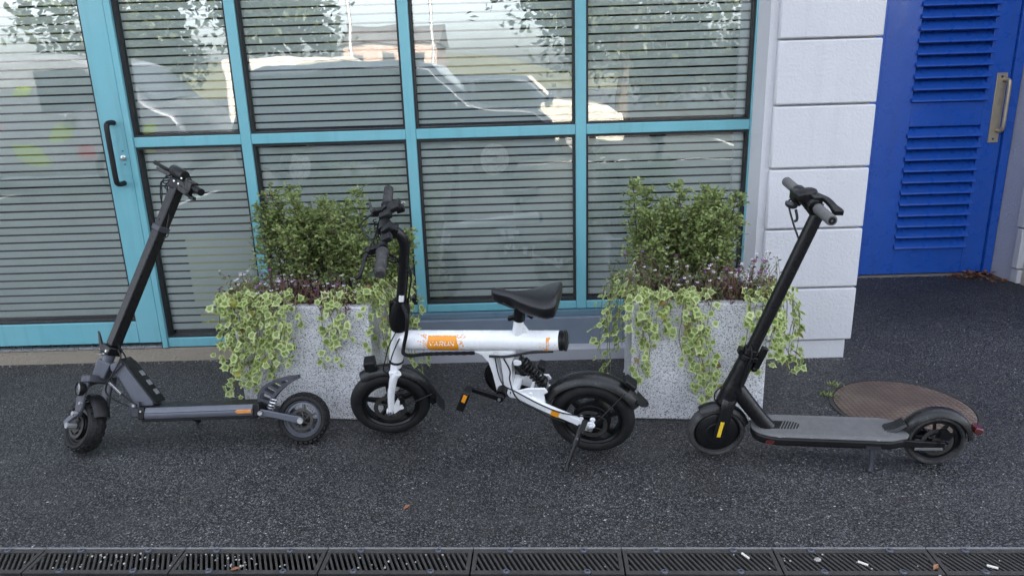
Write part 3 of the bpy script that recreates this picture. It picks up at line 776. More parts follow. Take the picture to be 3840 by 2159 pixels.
for s_ in (-1, 1): part('axle_nut', ALU, bk, lambda b: b.disc((.874,s_*.078,.170), .010, .014, n=6))
part('caliper', BLACKMET, bk, lambda b: b.prism([(.886,.170),(.915,.180),(.926,.205),(.905,.222),(.886,.205)], -.062, -.040), bevel=.003)
part('caliper', BLACKMET, bk, lambda b: b.prism([(.100,.19),(.118,.20),(.112,.235),(.094,.228)], -.060, -.036), M=ST, bevel=.003)
part('arm_cable', BLACKPL, bk, lambda b: b.tube(spline([V((.522,-.028,.43)), V((.530,-.034,.36)), V((.548,-.04,.315)), V((.60,-.056,.300)), V((.68,-.066,.262)), V((.76,-.074,.235)), V((.84,-.072,.222)), V((.90,-.062,.215))], 6), .0026, 6))
part('arm_cable', BLACKPL, bk, lambda b: b.tube(spline([V((.555,-.028,.43)), V((.575,-.032,.38)), V((.572,-.036,.335)), V((.60,-.058,.270)), V((.69,-.072,.226)), V((.72,-.074,.208)), V((.78,-.076,.190))], 6), .0030, 6))
part('arm_cable', BLACKPL, bk, lambda b: b.tube(spline([V((.500,-.026,.436)), V((.555,-.030,.440)), V((.60,-.034,.452)), V((.66,-.024,.462)), V((.74,-.012,.464))], 6), .0052, 8))
BB = V((.537, 0, .283))
def ringf(b):
    c = BB+V((0,.052,0))
    b.lathe([(.058,-.002),(.082,-.002),(.082,.002),(.058,.002)], c, (0,1,0), 40)
    for i in range(5):
        a = 2*math.pi*i/5; b.beam([c, c+V((math.cos(a),0,math.sin(a)))*.062], .016, .004, (0,1,0))
    b.lathe([(.083,-.006),(.090,-.006),(.090,.006),(.083,.006)], c, (0,1,0), 40)
part('chainring', BLACKMET, bk, ringf)
part('bottom_bracket', BLACKMET, bk, lambda b: b.disc(BB, .020, .12, n=20))
CR = V((-.110, 0, .042))
for s_ in (-1, 1):
    p = BB+V((0,s_*.075,0)); e = p + CR*(-s_) * (1 if s_ < 0 else 1)
    part('crank', BLACKMET, bk, lambda b: (b.sweep([p, p.lerp(e,.5)+V((0,s_*.006,0)), e+V((0,s_*.010,0))], [(-.006,-.012),(.006,-.012),(.006,.012),(-.006,.012)], (0,0,1), [1.1,.9,.8], 0, True, True), b.disc(p, .016, .016), b.disc(e+V((0,s_*.01,0)), .011, .016)), bevel=.002)
    pd = e + V((-.004*(-s_), s_*.030, 0)); dv = V((-.036,0,-.080)) if s_ < 0 else V((.02,0,.085))
    u_ = dv.normalized(); st = pd - u_*.012
    def ped(b, st=st, dv=dv, s_=s_):
        q = dv.normalized()
        b.obox(st+dv*.5+V((0,s_*.004,0)), q, (.096,.030,.050), (0,1,0))
    pp = part('pedal', BLACKPL, bk, ped, bevel=.006)
    n_ = V((0,1,0)).cross(u_)
    part('pedal_reflector', AMBER if s_ > 0 else ORANGE, pp, lambda b: b.obox(st+u_*.022+V((0,-.031 if s_ < 0 else .031,0))+V((-.0,0,0)), u_, (.034,.014,.003), (0,1,0)))
part('crank_bolt', ALU, bk, lambda b: b.disc(BB+V((0,-.086,0)), .006, .006, n=8))
def rfend(b):
    fender(b, (.872,0,.164), .203, 152, 26, .080, .003, .018, 34)
    b.sweep(spline([(1.040,0,.270),(1.062,0,.250),(1.082,0,.240)], 4), [(-.036,-.002),(.036,-.002),(.036,.002),(-.036,.002)], (0,0,1), [1,.95,.9,.85,.8,.7,.6,.45,.25], 0, True, True)
part('rear_mudguard', BLACKSAT, bk, rfend)
part('rear_light', BLACKPL, bk, lambda b: b.obox((1.016,0,.335), (.75,0,-.66), (.05,.05,.02)), bevel=.004)
for s_ in (-1, 1): part('mudguard_stay', BLACKMET, bk, lambda b: b.tube([(.882,s_*.066,.172),(1.000,s_*.044,.318)], .0025, 6))
FT = foot_local(BM, (.150, 2.375, .004)); KT = V((.842,-.076,.182))
def kick(b):
    m_ = KT.lerp(FT,.45)
    b.obox(KT+V((.004,0,-.004)), (FT-KT), (.05,.020,.030), (0,1,0))
    b.tube([KT, m_], .012, 10); b.tube([KT.lerp(FT,.4), KT.lerp(FT,.93)], .0075, 10); b.tube([KT.lerp(FT,.90), FT], [.009,.011], 10)
ks = part('kickstand', BLACKMET, bk, kick)
part('bolt', ALU, ks, lambda b: b.disc(KT.lerp(FT,.25)+V((0,-.013,0)), .0045, .006, n=8))
# saddle
def saddle(b):
    n, k = 22, 22; P = []
    for i in range(n+1):
        t = i/n; x = .528+.248*t
        w = .020+.006*t + .092*(max(0,(t-.28)/.72)**1.1)
        if t > .72: w *= math.sqrt(max(.02, 1-((t-.72)/.285)**2))*.50+.50
        if t < .08: w *= .55+.45*math.sqrt(t/.08)
        zt = .715 - .020*math.sin(t*math.pi) + .006*t; h = (.038+.050*t)*(1 if t < .8 else .45+.55*math.sqrt(max(0, 1-((t-.8)/.2)**2)))
        for j in range(k):
            a = 2*math.pi*j/k; cx, sz = math.cos(a), math.sin(a)
            yy = math.copysign(abs(cx)**.75, cx)*w
            zz = (zt - .014 + math.copysign(abs(sz)**.7, sz)*.014 - (abs(cx)**2)*.010*t) if sz >= 0 else (zt - .014 - abs(sz)**.6*h*(.95 if abs(cx) > .4 else .8))
            P.append((x, yy, zz))
    F = [(i*k+j, i*k+(j+1)%k, (i+1)*k+(j+1)%k, (i+1)*k+j) for i in range(n) for j in range(k)]
    F += [tuple(range(k)), tuple(reversed(range(n*k,(n+1)*k)))]
    b.add(P, F)
sd_o = part('saddle', SEATL, bk, saddle)
sub = sd_o.modifiers.new('round', 'SUBSURF'); sub.levels = 1; sub.render_levels = 1
part('saddle_clamp', BLACKMET, sd_o, lambda b: (b.tube([(.621,0,.592),(.627,0,.640)], [.022,.020], 14), b.tube([(.628,-.030,.638),(.628,.030,.638)], .016, 14), b.tube([(.66,0,.60),(.69,.01,.64)], .012, 8),
    b.tube(spline([(.57,-.018,.668),(.60,-.020,.650),(.66,-.022,.648),(.72,-.03,.668)], 4), .0035, 6), b.tube(spline([(.57,.018,.668),(.60,.020,.650),(.66,.022,.648),(.72,.03,.668)], 4), .0035, 6), b.ball((.712,-.045,.642), .016, 10)))
part('seat_post', BIKEWHITE, bk, lambda b: (b.tube([(.610,0,.530),(.621,0,.598)], [.021,.0175], 18), b.prism([(.612,.535),(.652,.535),(.630,.572),(.618,.580)], -.008, .008)))
part('post_collar', BLACKMET, bk, lambda b: (b.tube([(.619,0,.588),(.622,0,.604)], .0225, 18), b.obox((.598,-.01,.600), (1,0,.3), (.03,.018,.012))))

# --- grey deck scooter on the right
MM = vframe((.727, 2.477), (1.501, 2.374), 6)
ms = thing('electric_scooter', 'black folding scooter with a grey deck, beside the manhole cover', 'scooter', MM, None)
MS = steer((.033,0,.25), (.336,0,1), 6)
def mx(z): return .033+(z-.25)*.336
wheel(ms, (-.001,0,.106), .107, .048, .026, MS, spokes=0, hub_r=.076, hub_w=.046, hub_m=BLACKPL, cover=.079, tyre_m=RUBBERD)
wheel(ms, (.768,0,.105), .105, .048, .026, None, spokes=9, spoke_w=.008, hub_r=.026, hub_w=.05, disc_r=.055, disc_y=-.026, disc_m=IRON, tyre_m=RUBBERD, rim_m=BLACKMET)
def mfork(b):
    for s_ in (-1, 1):
        P = [(mx(.262),s_*.020,.262),(mx(.235)-.002,s_*.034,.232),(.016,s_*.040,.180),(.002,s_*.042,.130),(-.002,s_*.042,.100)]
        b.sweep(spline(P, 4), [(math.cos(2*math.pi*i/12)*.010, math.sin(2*math.pi*i/12)*.027) for i in range(12)], (1,0,0), [(1,1-.35*i/16) for i in range(17)], 0, True, True)
    b.tube([(mx(.228),0,.228),(mx(.27),0,.27)], .036, 20)
part('fork', BLACKSAT, ms, mfork, M=MS)
for s_ in (-1, 1): part('side_reflector', YELREF, ms, lambda b: b.sweep([(.007,s_*.0535,.176),(.001,s_*.0535,.145),(-.004,s_*.0535,.112)], [(-.0012,-.0065),(.0012,-.0065),(.0012,.0065),(-.0012,.0065)], (1,0,0), None, 0, True, True), M=MS)
part('front_mudguard', BLACKSAT, ms, lambda b: fender(b, (-.001,0,.106), .123, 126, 18, .054, .003, .012), M=MS)
part('head_tube', BLACKSAT, ms, lambda b: b.tube(spline([(mx(.262),0,.262),(mx(.30),0,.30),(mx(.34),0,.34),(mx(.385),0,.385),(mx(.41),0,.41)], 4), [.036,.036,.0365,.036,.035,.034,.033,.0325,.032,.0315,.031,.031,.030,.030,.029,.029,.029], 22))
part('down_tube', BLACKSAT, ms, lambda b: b.sweep(spline([(.052,0,.300),(.088,0,.252),(.130,0,.196),(.168,0,.150),(.190,0,.128)], 4), [(math.cos(2*math.pi*i/14)*.028, math.sin(2*math.pi*i/14)*.033) for i in range(14)], (0,1,0), [1.12-.012*i for i in range(17)]))
def mhinge(b):
    b.tube([(mx(.412),0,.412),(mx(.43),0,.43)], .031, 20); b.tube([(mx(.432),0,.432),(mx(.455),0,.455)], .027, 20)
    b.obox((mx(.43)-.030,0,.445), (.3,0,1), (.022,.03,.016)); b.obox((mx(.43)+.040,-.006,.420), (.35,0,1), (.085,.022,.022)); b.ball((mx(.39)+.036,-.006,.375), .013, 10)
    b.tube([(mx(.425)+.020,-.03,.42),(mx(.425)+.020,.03,.42)], .010, 10)
part('folding_latch', BLACKMET, ms, mhinge, bevel=.002)
def mstem(b):
    pts, rr = [], []
    for i in range(61):
        z = .452+(.962-.452)*i/60; pts.append((mx(z)+.003,0,z)); rr.append(.0222)
    b.tube(pts, rr, 22)
part('stem', BLACKSAT, ms, mstem)
MHB = V((.236, 0, .988)); MSH = steer(MHB, (.336,0,1), 6)
part('handlebar', BLACKMET, ms, lambda b: (b.tube([MHB+V((-.002,-.12,.012)), MHB+V((-.002,.12,.012))], .0135, 14), b.tube([V((mx(.955)+.003,0,.955)), MHB+V((-.003,0,.018))], [.026,.027], 18)), M=MSH)
for s_ in (-1, 1):
    gr = part('grip', GREYGRIP, ms, lambda b: b.tube([MHB+V((-.002,s_*y,.012)) for y in (.098,.100,.150,.212,.216)], [.0155,.0170,.0166,.0170,.0155], 20), M=MSH)
    part('grip_end', BLACKPL, gr, lambda b: b.lathe([(.004,0),(.011,0),(.011,.0014),(.004,.0014)], MHB+V((-.002,s_*.2155,.012)), (0,s_,0), 18), M=MSH)
part('display', BLACKPL, ms, lambda b: (b.tube([MHB+V((0,0,.012)), MHB+V((-.004,0,.040)), MHB+V((-.005,0,.046))], [.031,.030,.020], 22), b.obox(MHB+V((-.012,.0,.030)), (1,0,.2), (.060,.054,.020))), M=MSH, bevel=.003)
part('throttle', BLACKMET, ms, lambda b: (b.tube([MHB+V((-.002,.062,.012)), MHB+V((-.002,.094,.012))], .023, 18), b.obox(MHB+V((-.012,.072,-.016)), (1,.1,-1), (.04,.018,.012)), b.obox(MHB+V((-.020,.045,.014)), (0,1,0), (.05,.036,.034))), M=MSH, bevel=.003)
def mlever(b):
    p = MHB+V((-.004,-.068,.012))
    b.tube([p+V((0,-.010,0)), p+V((0,.010,0))], .020, 16)
    b.obox(p+V((.012,.035,.014)), (0,-1,.0), (.07,.030,.026))
    b.sweep(spline([p+V((.016,.05,.022)), p+V((.034,.0,.020)), p+V((.040,-.05,.012)), p+V((.040,-.10,.006))], 5), [(-.011,-.006),(.011,-.006),(.011,.006),(-.011,.006)], (0,0,1), [1,1,1,1,1,1,1,1,1,1,1,1.1,1.2,1.3,1.35,1.3])
part('brake_lever', BLACKMET, ms, mlever, M=MSH, bevel=.002)
def mbell(b):
    p = MHB+V((-.034,.050,-.020))
    b.lathe([(0.0001,.014),(.012,.012),(.020,.006),(.022,-.004),(.020,-.006),(0.0001,-.006)], p, (-.4,-.3,-.8), 18)
    b.sweep(spline([p+V((.012,-.012,-.014)), p+V((.018,-.015,-.036)), p+V((.018,-.016,-.050)), p+V((.010,-.017,-.054))], 4), [(-.004,-.0025),(.004,-.0025),(.004,.0025),(-.004,.0025)], (0,1,0))
part('bell', GREYALU, ms, mbell, M=MSH)
part('cable', BLACKPL, ms, lambda b: b.tube(spline([V((.212,.045,.972)), V((.196,.05,.985)), V((.188,.05,.978)), V((.192,.045,.955)), V((.206,.02,.905)), V((.219,-.004,.868)), V((.226,-.006,.848))], 6), .0033, 7))
part('cable', BLACKPL, ms, lambda b: b.tube(spline([V((.235,.06,.985)), V((.232,.0,.968)), V((.252,-.05,.985)), V((.27,-.06,1.0))], 6), .0025, 6))
part('cable', BLACKPL, ms, lambda b: b.tube(spline([V((mx(.47)-.014,-.018,.48)), V((mx(.44)+.0,-.034,.44)), V((mx(.38)+.004,-.040,.385)), V((mx(.32)+.012,-.038,.33)), V((.075,-.030,.27))], 6), .0028, 6))
part('cable', BLACKPL, ms, lambda b: b.tube(spline([V((.010,.01,.29)), V((-.012,.006,.265)), V((-.014,.0,.24)), V((.004,-.006,.222))], 6), .0028, 6))
def deck_outline(x0, x1, w, k=10, nose=.10, tail=.07, wt=.55):
    P = []
    for i in range(k+1):
        a = math.pi/2*i/k; P.append((x0+nose*(1-math.sin(a)) , -w*math.cos(a)*0 - w*(math.sin(a)*.0+1)*(1-(1-math.sin(a))**2*.0) if False else -w*math.sin(a)**.6 if i else 0))
    P = [(x0+nose*(1-math.cos(math.pi/2*i/k)), -w*math.sin(math.pi/2*i/k)**.8) for i in range(k+1)]
    P += [(x1-tail, -w), (x1-.012, -w*wt-.012), (x1, -w*wt+.006)]
    Q = [(x, -y) for x, y in P[1:]][::-1]
    return P + Q
part('deck', BLACKPL, ms, lambda b: b.slab(deck_outline(.125,.665,.072), .092, .129), bevel=.010)
dk = part('deck_mat', GREYMAT, ms, lambda b: (b.slab(deck_outline(.122,.668,.075), .1285, .139)), bevel=.006)
def ribs(b):
    for i in range(38):
        x = .235+i*.0105
        b.obox((x, 0, .1395), (.45, 1, 0), (.118, .0036, .0016))
part('tread_rib', GREYMAT, dk, ribs, kind='stuff')
part('deck_recess', BLACKPL, dk, lambda b: b.slab([(.185+.045*math.cos(a)*(1 if abs(a) < 1.58 else 1)+(.07 if math.cos(a) > 0 else 0), .026*math.sin(a)) for a in [2*math.pi*i/24 for i in range(24)]], .1388, .1402))
part('scuff', CHIP, dk, lambda b: [b.add([(x,-.0752,z),(x+w_,-.0752,z),(x+w_,-.0752,z+.003),(x,-.0752,z+.003)], [(0,1,2,3)]) for x, z, w_ in ((.205,.133,.016),(.226,.134,.006),(.32,.134,.004),(.545,.1335,.012),(.562,.1335,.009))])
part('front_reflector', REDREF, ms, lambda b: b.box(.166,.196,-.0745,-.069,.103,.116))
def mfend(b):
    fender(b, (.768,0,.105), .128, 158, 6, .060, .003, .014, 30)
    b.sweep(spline([(.590,0,.141),(.612,0,.145),(.636,0,.157),(.656,0,.172)], 5), [(-.029,-.004),(.029,-.004),(.022,.004),(-.022,.004)], (0,0,1), [.55,.8,.95,1,1,1,1,1,1,1,1,1,1,1,1,1], 0, True, True)
part('rear_mudguard', BLACKSAT, ms, mfend)
part('tail_light', REDREF, ms, lambda b: b.obox((.904,0,.150), (1,0,-.25), (.026,.040,.024)), bevel=.004)
for s_ in (-1, 1): part('rear_arm', BLACKPL, ms, lambda b: b.sweep([(.640,s_*.050,.112),(.69,s_*.042,.104),(.79,s_*.038,.100)], [(-.005,-.014),(.005,-.014),(.005,.014),(-.005,.014)], (0,0,1), None, 0, True, True), bevel=.003)
for s_ in (-1, 1): part('axle_cover', GREYMAT, ms, lambda b: b.obox((.735,s_*.046,.088), (1,0,.03), (.095,.006,.010)), bevel=.002)
part('caliper', BLACKMET, ms, lambda b: (b.prism([(.765,.135),(.795,.125),(.805,.150),(.785,.170),(.765,.160)], -.050, -.030), b.disc((.768,-.040,.105), .010, .016, n=6)), bevel=.002)
MF = foot_local(MM, (1.247, 2.322, .004)); MK = V((.531,-.066,.100))
part('kickstand', GREYALU, ms, lambda b: (b.tube([MK, MK.lerp(MF,.35)+V((.004,0,0)), MK.lerp(MF,.85)+V((.003,0,0)), MF], [.0085,.0075,.0085,.0105], 10), b.obox(MK+V((.006,.0,.002)), (1,0,0), (.05,.026,.012))))

# --- folded-handlebar scooter on the left
LM = vframe((-1.77, 2.623), (-.899, 2.645), -15)
ls = thing('electric_scooter', 'black off-road scooter with knobbly tyres and square stem by the glass door', 'scooter', LM, None)
LP, LD = (.073,0,.33), (.453,0,1)
LS = steer(LP, LD, -34)
def lx(z): return .073+(z-.33)*.453
wheel(ls, (.000,0,.103), .101, .070, .036, LS, spokes=0, hub_r=.052, hub_w=.075, hub_m=BLACKMET, tread=20, rows=3, rim_m=BLACKMET, disc_r=.05, disc_y=-.035, disc_m=IRON)
wheel(ls, (.874,0,.1025), .101, .058, .032, None, spokes=5, spoke_w=.010, hub_r=.030, hub_w=.06, hub_m=BLACKMET, tread=30, rows=3, rim_m=GREYDECK, disc_r=.045, disc_y=-.03, disc_m=IRON)
def lfork(b):
    for s_ in (-1, 1):
        b.sweep([(lx(.295)-.006,s_*.046,.295),(lx(.23)+.004,s_*.050,.235),(.036,s_*.052,.170),(.030,s_*.052,.140)], [(-.007,-.024),(.007,-.024),(.007,.024),(-.007,.024)], (1,0,0), [(1,.9),(1,1.1),(1,.95),(1,.7)], 0, True, True)
    b.obox((lx(.29)-.004,0,.288), (0,1,0), (.115,.06,.030))
part('fork', GREYALU, ls, lfork, M=LS, bevel=.004)
part('front_mudguard', BLACKPL, ls, lambda b: fender(b, (.000,0,.103), .136, 74, 16, .066, .003, .010), M=LS)
for s_ in (-1, 1): part('suspension_link', GREYDECK, ls, lambda b: b.sweep([(.040,s_*.066,.146),(.0,s_*.066,.128),(-.024,s_*.066,.108)], [(-.006,-.012),(.006,-.012),(.006,.012),(-.006,.012)], (0,0,1), [(1,.8),(1,1),(1,1.1)], 0, True, True), M=LS, bevel=.003)
for s_ in (-1, 1):
    for p, rr, hh in (((.034,s_*.066,.150),.009,.024),((.052,s_*.060,.19),.006,.012),((0,s_*.05,.103),.012,.05)): part('fork_bolt', EDGE, ls, lambda b: b.disc(p, rr, hh, n=8), M=LS)
HLC, HLA = V((.016,-.058,.262)), V((.62,.72,-.12))
hl = part('headlight', BLACKPL, ls, lambda b: (b.lathe([(0.0001,.012),(.018,.012),(.027,0),(.029,-.016),(.0265,-.017),(.0255,-.010),(0.0001,-.008)], HLC, HLA, 22), b.tube([HLC, (.060,-.02,.285)], .006, 8)))
part('headlight_lens', CHROME, hl, lambda b: b.lathe([(0.0001,-.014),(.014,-.013),(.0255,-.0125),(.0255,-.011),(0.0001,-.011)], HLC, HLA, 22))
part('head_tube', GREYDECK, ls, lambda b: (b.sweep([(lx(.302),0,.302),(lx(.365),0,.365)], [(-.024,-.026),(.024,-.026),(.024,.026),(-.024,.026)], (1,0,0), [1,1.08], 0, True, True), b.tube([(lx(.362),0,.362),(lx(.40),0,.40)], .023, 18)), bevel=.004)
def lclamp(b):
    b.obox((lx(.408),0,.408), (.42,0,1), (.034,.056,.062)); b.obox((lx(.408)-.030,-.006,.402), (.42,0,1), (.030,.034,.026))
    b.tube([(lx(.395)-.01,-.034,.393),(lx(.395)-.01,.034,.393)], .008, 10)
part('folding_clamp', BLACKMET, ls, lclamp, M=LS, bevel=.004)
part('clamp_lever', BLACKMET, ls, lambda b: b.sweep(spline([(.078,-.012,.400),(.062,-.014,.420),(.048,-.016,.445),(.038,-.018,.470),(.028,-.020,.486)], 4), [(-.010,-.006),(.010,-.006),(.010,.006),(-.010,.006)], (0,1,0), [1.1-.045*i for i in range(17)]), M=LS, bevel=.002)
part('clamp_bolt', ALU, ls, lambda b: b.disc((lx(.40)+.024,-.032,.398), .006, .008, n=8), M=LS)
part('clamp_pin', ALU, ls, lambda b: b.tube([(lx(.386)-.012,-.036,.384),(lx(.386)+.02,-.036,.388)], .004, 6), M=LS)
part('stem', BLACKSAT, ls, lambda b: b.sweep([(lx(.425),0,.425),(lx(.74),0,.74),(lx(1.055),0,1.055)], [(-.021,-.024),(.021,-.024),(.021,.024),(-.021,.024)], (1,0,0), None, 0, True, True), M=LS, bevel=.005)
part('stem_band', GREYALU, ls, lambda b: b.sweep([(lx(.882),0,.882),(lx(.902),0,.902)], [(-.0245,-.0275),(.0245,-.0275),(.0245,.0275),(-.0245,.0275)], (1,0,0), None, 0, True, True), M=LS, bevel=.003)
# neck and deck
def lneck(b):
    b.prism([(.118,.352),(.150,.366),(.178,.348),(.284,.196),(.284,.180),(.212,.180),(.150,.296),(.118,.330)], -.036, .036)
part('neck', GREYDECK, ls, lneck, bevel=.004)
nk = part('neck_cover', BLACKPL, ls, lambda b: b.sweep([(.160,0,.372),(.184,0,.350),(.296,0,.190)], [(-.003,-.042),(.003,-.042),(.003,.042),(-.003,.042)], (0,1,0), None, 0, True, True))
for t in (.28,.52,.76): part('cover_slot', EDGE, nk, lambda b: b.obox((.184+.112*t+.0035, .018, .350-.160*t+.0025), (.573,0,-.819), (.024,.026,.003), (.819,0,.573)))
part('neck_cable', BLACKPL, ls, lambda b: b.tube(spline([(lx(.40)+.045,-.030,.41),(lx(.38)+.066,-.034,.38),(.150,-.044,.345),(.128,-.048,.30),(.150,-.048,.255),(.190,-.050,.215),(.230,-.060,.190)], 6), .0032, 6))
part('neck_cable', BLACKPL, ls, lambda b: b.tube(spline([(lx(.40)+.040,-.020,.43),(lx(.38)+.074,-.012,.375),(.170,-.04,.35),(.120,-.055,.29),(.110,-.055,.24),(.160,-.052,.20),(.22,-.05,.175)], 6), .0032, 6))
part('cable_sleeve', ALU, ls, lambda b: b.tube(coil((.118,-.052,.285), (.165,-.052,.236), .0046, 12, 6), .0016, 4))
def ldeck(b):
    # side profile of the deck in the y-z plane, swept along x
    prof = [(-.066,.132),(.066,.132),(.070,.140),(.070,.158),(.058,.177),(-.058,.177),(-.070,.158),(-.070,.140)]
    P = [(x,y,z) for x in (.262,.690) for y, z in prof]; n = 8
    b.add(P, [tuple(range(n)), tuple(reversed(range(n,2*n)))] + [(i,i+n,(i+1)%n+n,(i+1)%n) for i in range(n)])
dk2 = part('deck', GREYDECK, ls, ldeck, bevel=.002)
part('deck_groove', BLACKPL, dk2, lambda b: b.box(.262,.69,-.0708,-.0698,.1555,.1575))
part('grip_tape', BLACKPL, dk2, lambda b: b.box(.27,.685,-.056,.056,.1772,.1786))
part('deck_bottom', BLACKPL, ls, lambda b: b.box(.245,.705,-.060,.060,.120,.1315), bevel=.003)
for q in ((.6905,.716,-.066,.066,.126,.180),(.236,.2615,-.070,.070,.130,.180)): part('deck_end', BLACKPL, ls, lambda b: b.box(*q), bevel=.005)
part('deck_bracket', GREYALU, ls, lambda b: (b.prism([(.196,.196),(.236,.200),(.236,.140),(.206,.140)], -.058, .058), b.disc((.222,-.060,.184), .008, .01, n=10)), bevel=.004)
for p, rr in (((.218,-.062,.188),.006),((.250,-.073,.166),.0045)): part('deck_bolt', ALU, ls, lambda b: b.disc(p, rr, .006, n=8))
part('side_reflector', AMBER, ls, lambda b: b.prism([(.622,.151),(.630,.158),(.686,.158),(.686,.143),(.630,.143)], -.0735, -.0702), bevel=.002)
fin_o = [(.700,.158),(.700,.200),(.712,.226),(.735,.246),(.775,.262),(.815,.270),(.858,.276),(.866,.268),(.830,.254),(.800,.236),(.772,.210),(.752,.184),(.738,.155)]
def fin(b):
    up = [(.706,.155),(.703,.198),(.714,.224),(.736,.244),(.776,.260),(.816,.268),(.860,.272)]
    lo = [(.738,.155),(.752,.186),(.774,.213),(.802,.238),(.832,.257),(.860,.270)]
    for y in (-.020, .020):
        b.sweep(spline([(x,y,z) for x, z in up], 5), [(-.006,-.0055),(.006,-.0055),(.006,.0055),(-.006,.0055)], (0,1,0))
        b.sweep(spline([(x,y,z) for x, z in lo], 5), [(-.006,-.0055),(.006,-.0055),(.006,.0055),(-.006,.0055)], (0,1,0))
        for p, q in (((.704,.190),(.746,.172)),((.716,.226),(.762,.198)),((.742,.247),(.780,.219)),((.780,.260),(.806,.240)),((.820,.268),(.834,.257))):
            b.beam([(p[0],y,p[1]),(q[0],y,q[1])], .011, .009, (0,1,0))
    b.sweep(spline([(x,0,z) for x, z in lo], 5), [(-.020,-.002),(.020,-.002),(.020,.002),(-.020,.002)], (1,0,-1), None, 0, True, True)
part('rear_footrest', GREYALU, ls, fin)
part('rear_spring', ALU, ls, lambda b: b.tube(coil((.748,-.028,.146), (.768,-.028,.192), .013, 4, 12), .0032, 6))
for s_ in (-1, 1): part('rear_arm', GREYDECK, ls, lambda b: b.sweep([(.712,s_*.052,.142),(.78,s_*.056,.128),(.876,s_*.052,.103)], [(-.006,-.015),(.006,-.015),(.006,.015),(-.006,.015)], (0,0,1), [(1,1),(1,.85),(1,1)], 0, True, True), bevel=.004)
for p, rr in (((.720,-.068,.141),.009),((.876,-.060,.103),.012)): part('arm_bolt', ALU, ls, lambda b: b.disc(p, rr, .010, n=12))
LKF = foot_local(LM, (-1.42, 2.86, .004))
part('kickstand', BLACKMET, ls, lambda b: b.tube([(.35,.06,.13), LKF], [.008,.009], 8))
# folded handles
part('display_pod', BLACKPL, ls, lambda b: (b.tube([(.362,.050,1.138),(.372,.044,1.133),(.432,-.016,1.102),(.446,-.026,1.095)], [.014,.022,.0235,.020], 20),))
part('handle_tube', BLACKMET, ls, lambda b: (b.tube([(.247,.150,1.184),(.345,.060,1.135)], .0072, 10), b.tube([(.247,.150,1.184),(.262,.140,1.177)], .0095, 10), b.obox((.330,.064,1.128), (1,-.5,-.45), (.10,.02,.016))))
part('handle_tube', BLACKMET, ls, lambda b: (b.tube([(.385,.02,1.090),(.478,-.06,1.055),(.545,-.12,1.018)], [.012,.011,.012], 12), b.tube([(.520,-.10,1.032),(.548,-.125,1.016)], .0145, 14)))
part('handle_clamp', BLACKMET, ls, lambda b: (b.obox((lx(1.06)-.0,-.0,1.066), (.45,0,1), (.040,.050,.052)), b.obox((.440,-.02,1.060), (1,-.6,-.55), (.06,.04,.036)), b.obox((.488,-.07,1.048), (1,-.6,-.55), (.04,.034,.040)), b.ball((.470,-.05,1.070), .016, 10), b.obox((.450,-.04,1.035), (1,-.6,-.6), (.07,.022,.026))), bevel=.004)
for p in ((.402,-.027,1.078),(.420,-.030,1.066),(.452,-.045,1.058),(.478,-.078,1.064),(.436,-.036,1.086)): part('clamp_screw', ALU, ls, lambda b: b.disc(p, .0035, .006, n=8))
part('brake_lever', BLACKMET, ls, lambda b: b.sweep(spline([(.440,-.03,1.040),(.470,-.06,1.018),(.496,-.09,1.000),(.510,-.10,.996)], 4), [(-.007,-.006),(.007,-.006),(.007,.006),(-.007,.006)], (0,0,1)))
for P in ([(.372,.03,1.12),(.345,.05,1.118),(.325,.05,1.098),(.316,.05,1.080),(.318,.045,1.040),(.322,.03,.998),(.335,.01,.960),(.332,-.02,.925)],
              [(.380,.02,1.10),(.345,.04,1.090),(.316,.05,1.088),(.310,.05,1.060),(.312,.045,1.020),(.325,.03,.980),(.345,.0,.940)],
              [(.385,.01,1.09),(.362,.02,1.078),(.352,.02,1.060),(.350,.02,1.020),(.352,.01,.985),(.372,-.022,.940),(.366,-.030,.890),(.372,-.036,.860),(.352,-.034,.850)],
              [(.372,.03,1.10),(.335,.05,1.076),(.330,.05,1.062),(.350,.04,1.050),(.386,.01,1.047)],
              [(.365,.03,1.115),(.335,.05,1.105),(.318,.055,1.092),(.330,.05,1.080),(.362,.03,1.085),(.375,.02,1.095)]):
    part('cable', BLACKPL, ls, lambda b: b.tube(spline([V(p) for p in P], 6), .0026, 6))

# ------------------------------------------------------------------ planters and plants
def planter(name, fl, frr, depth, h, label):
    fl, frr = V((*fl,0)), V((*frr,0)); u = (frr-fl); w = u.length; a = math.atan2(u.y, u.x)
    M = Matrix.Translation(fl) @ Matrix.Rotation(a, 4, 'Z')
    t = thing(name, label, 'planter', M, 'square granite planters in front of the glazing')
    th = .045
    part('trough', GRANITE, t, lambda b: (b.box(0,w,0,th,0,h), b.box(0,w,depth-th,depth,0,h), b.box(0,th,th,depth-th,0,h), b.box(w-th,w,th,depth-th,0,h), b.box(th,w-th,th,depth-th,.0,.05)), bevel=.008)
    part('soil', SOIL, t, lambda b: b.box(th+.001,w-th-.001,th+.001,depth-th-.001,.05,h-.035))
    return t, M, w
PA, PAM, PAW = planter('planter', (-1.222,2.893), (-.632,2.828), .46, .515, 'square speckled granite planter behind the left scooter, its left half under ivy')
PB, PBM, PBW = planter('planter', (.452,2.785), (.992,2.731), .56, .515, 'square speckled granite planter between the bike and the right scooter')

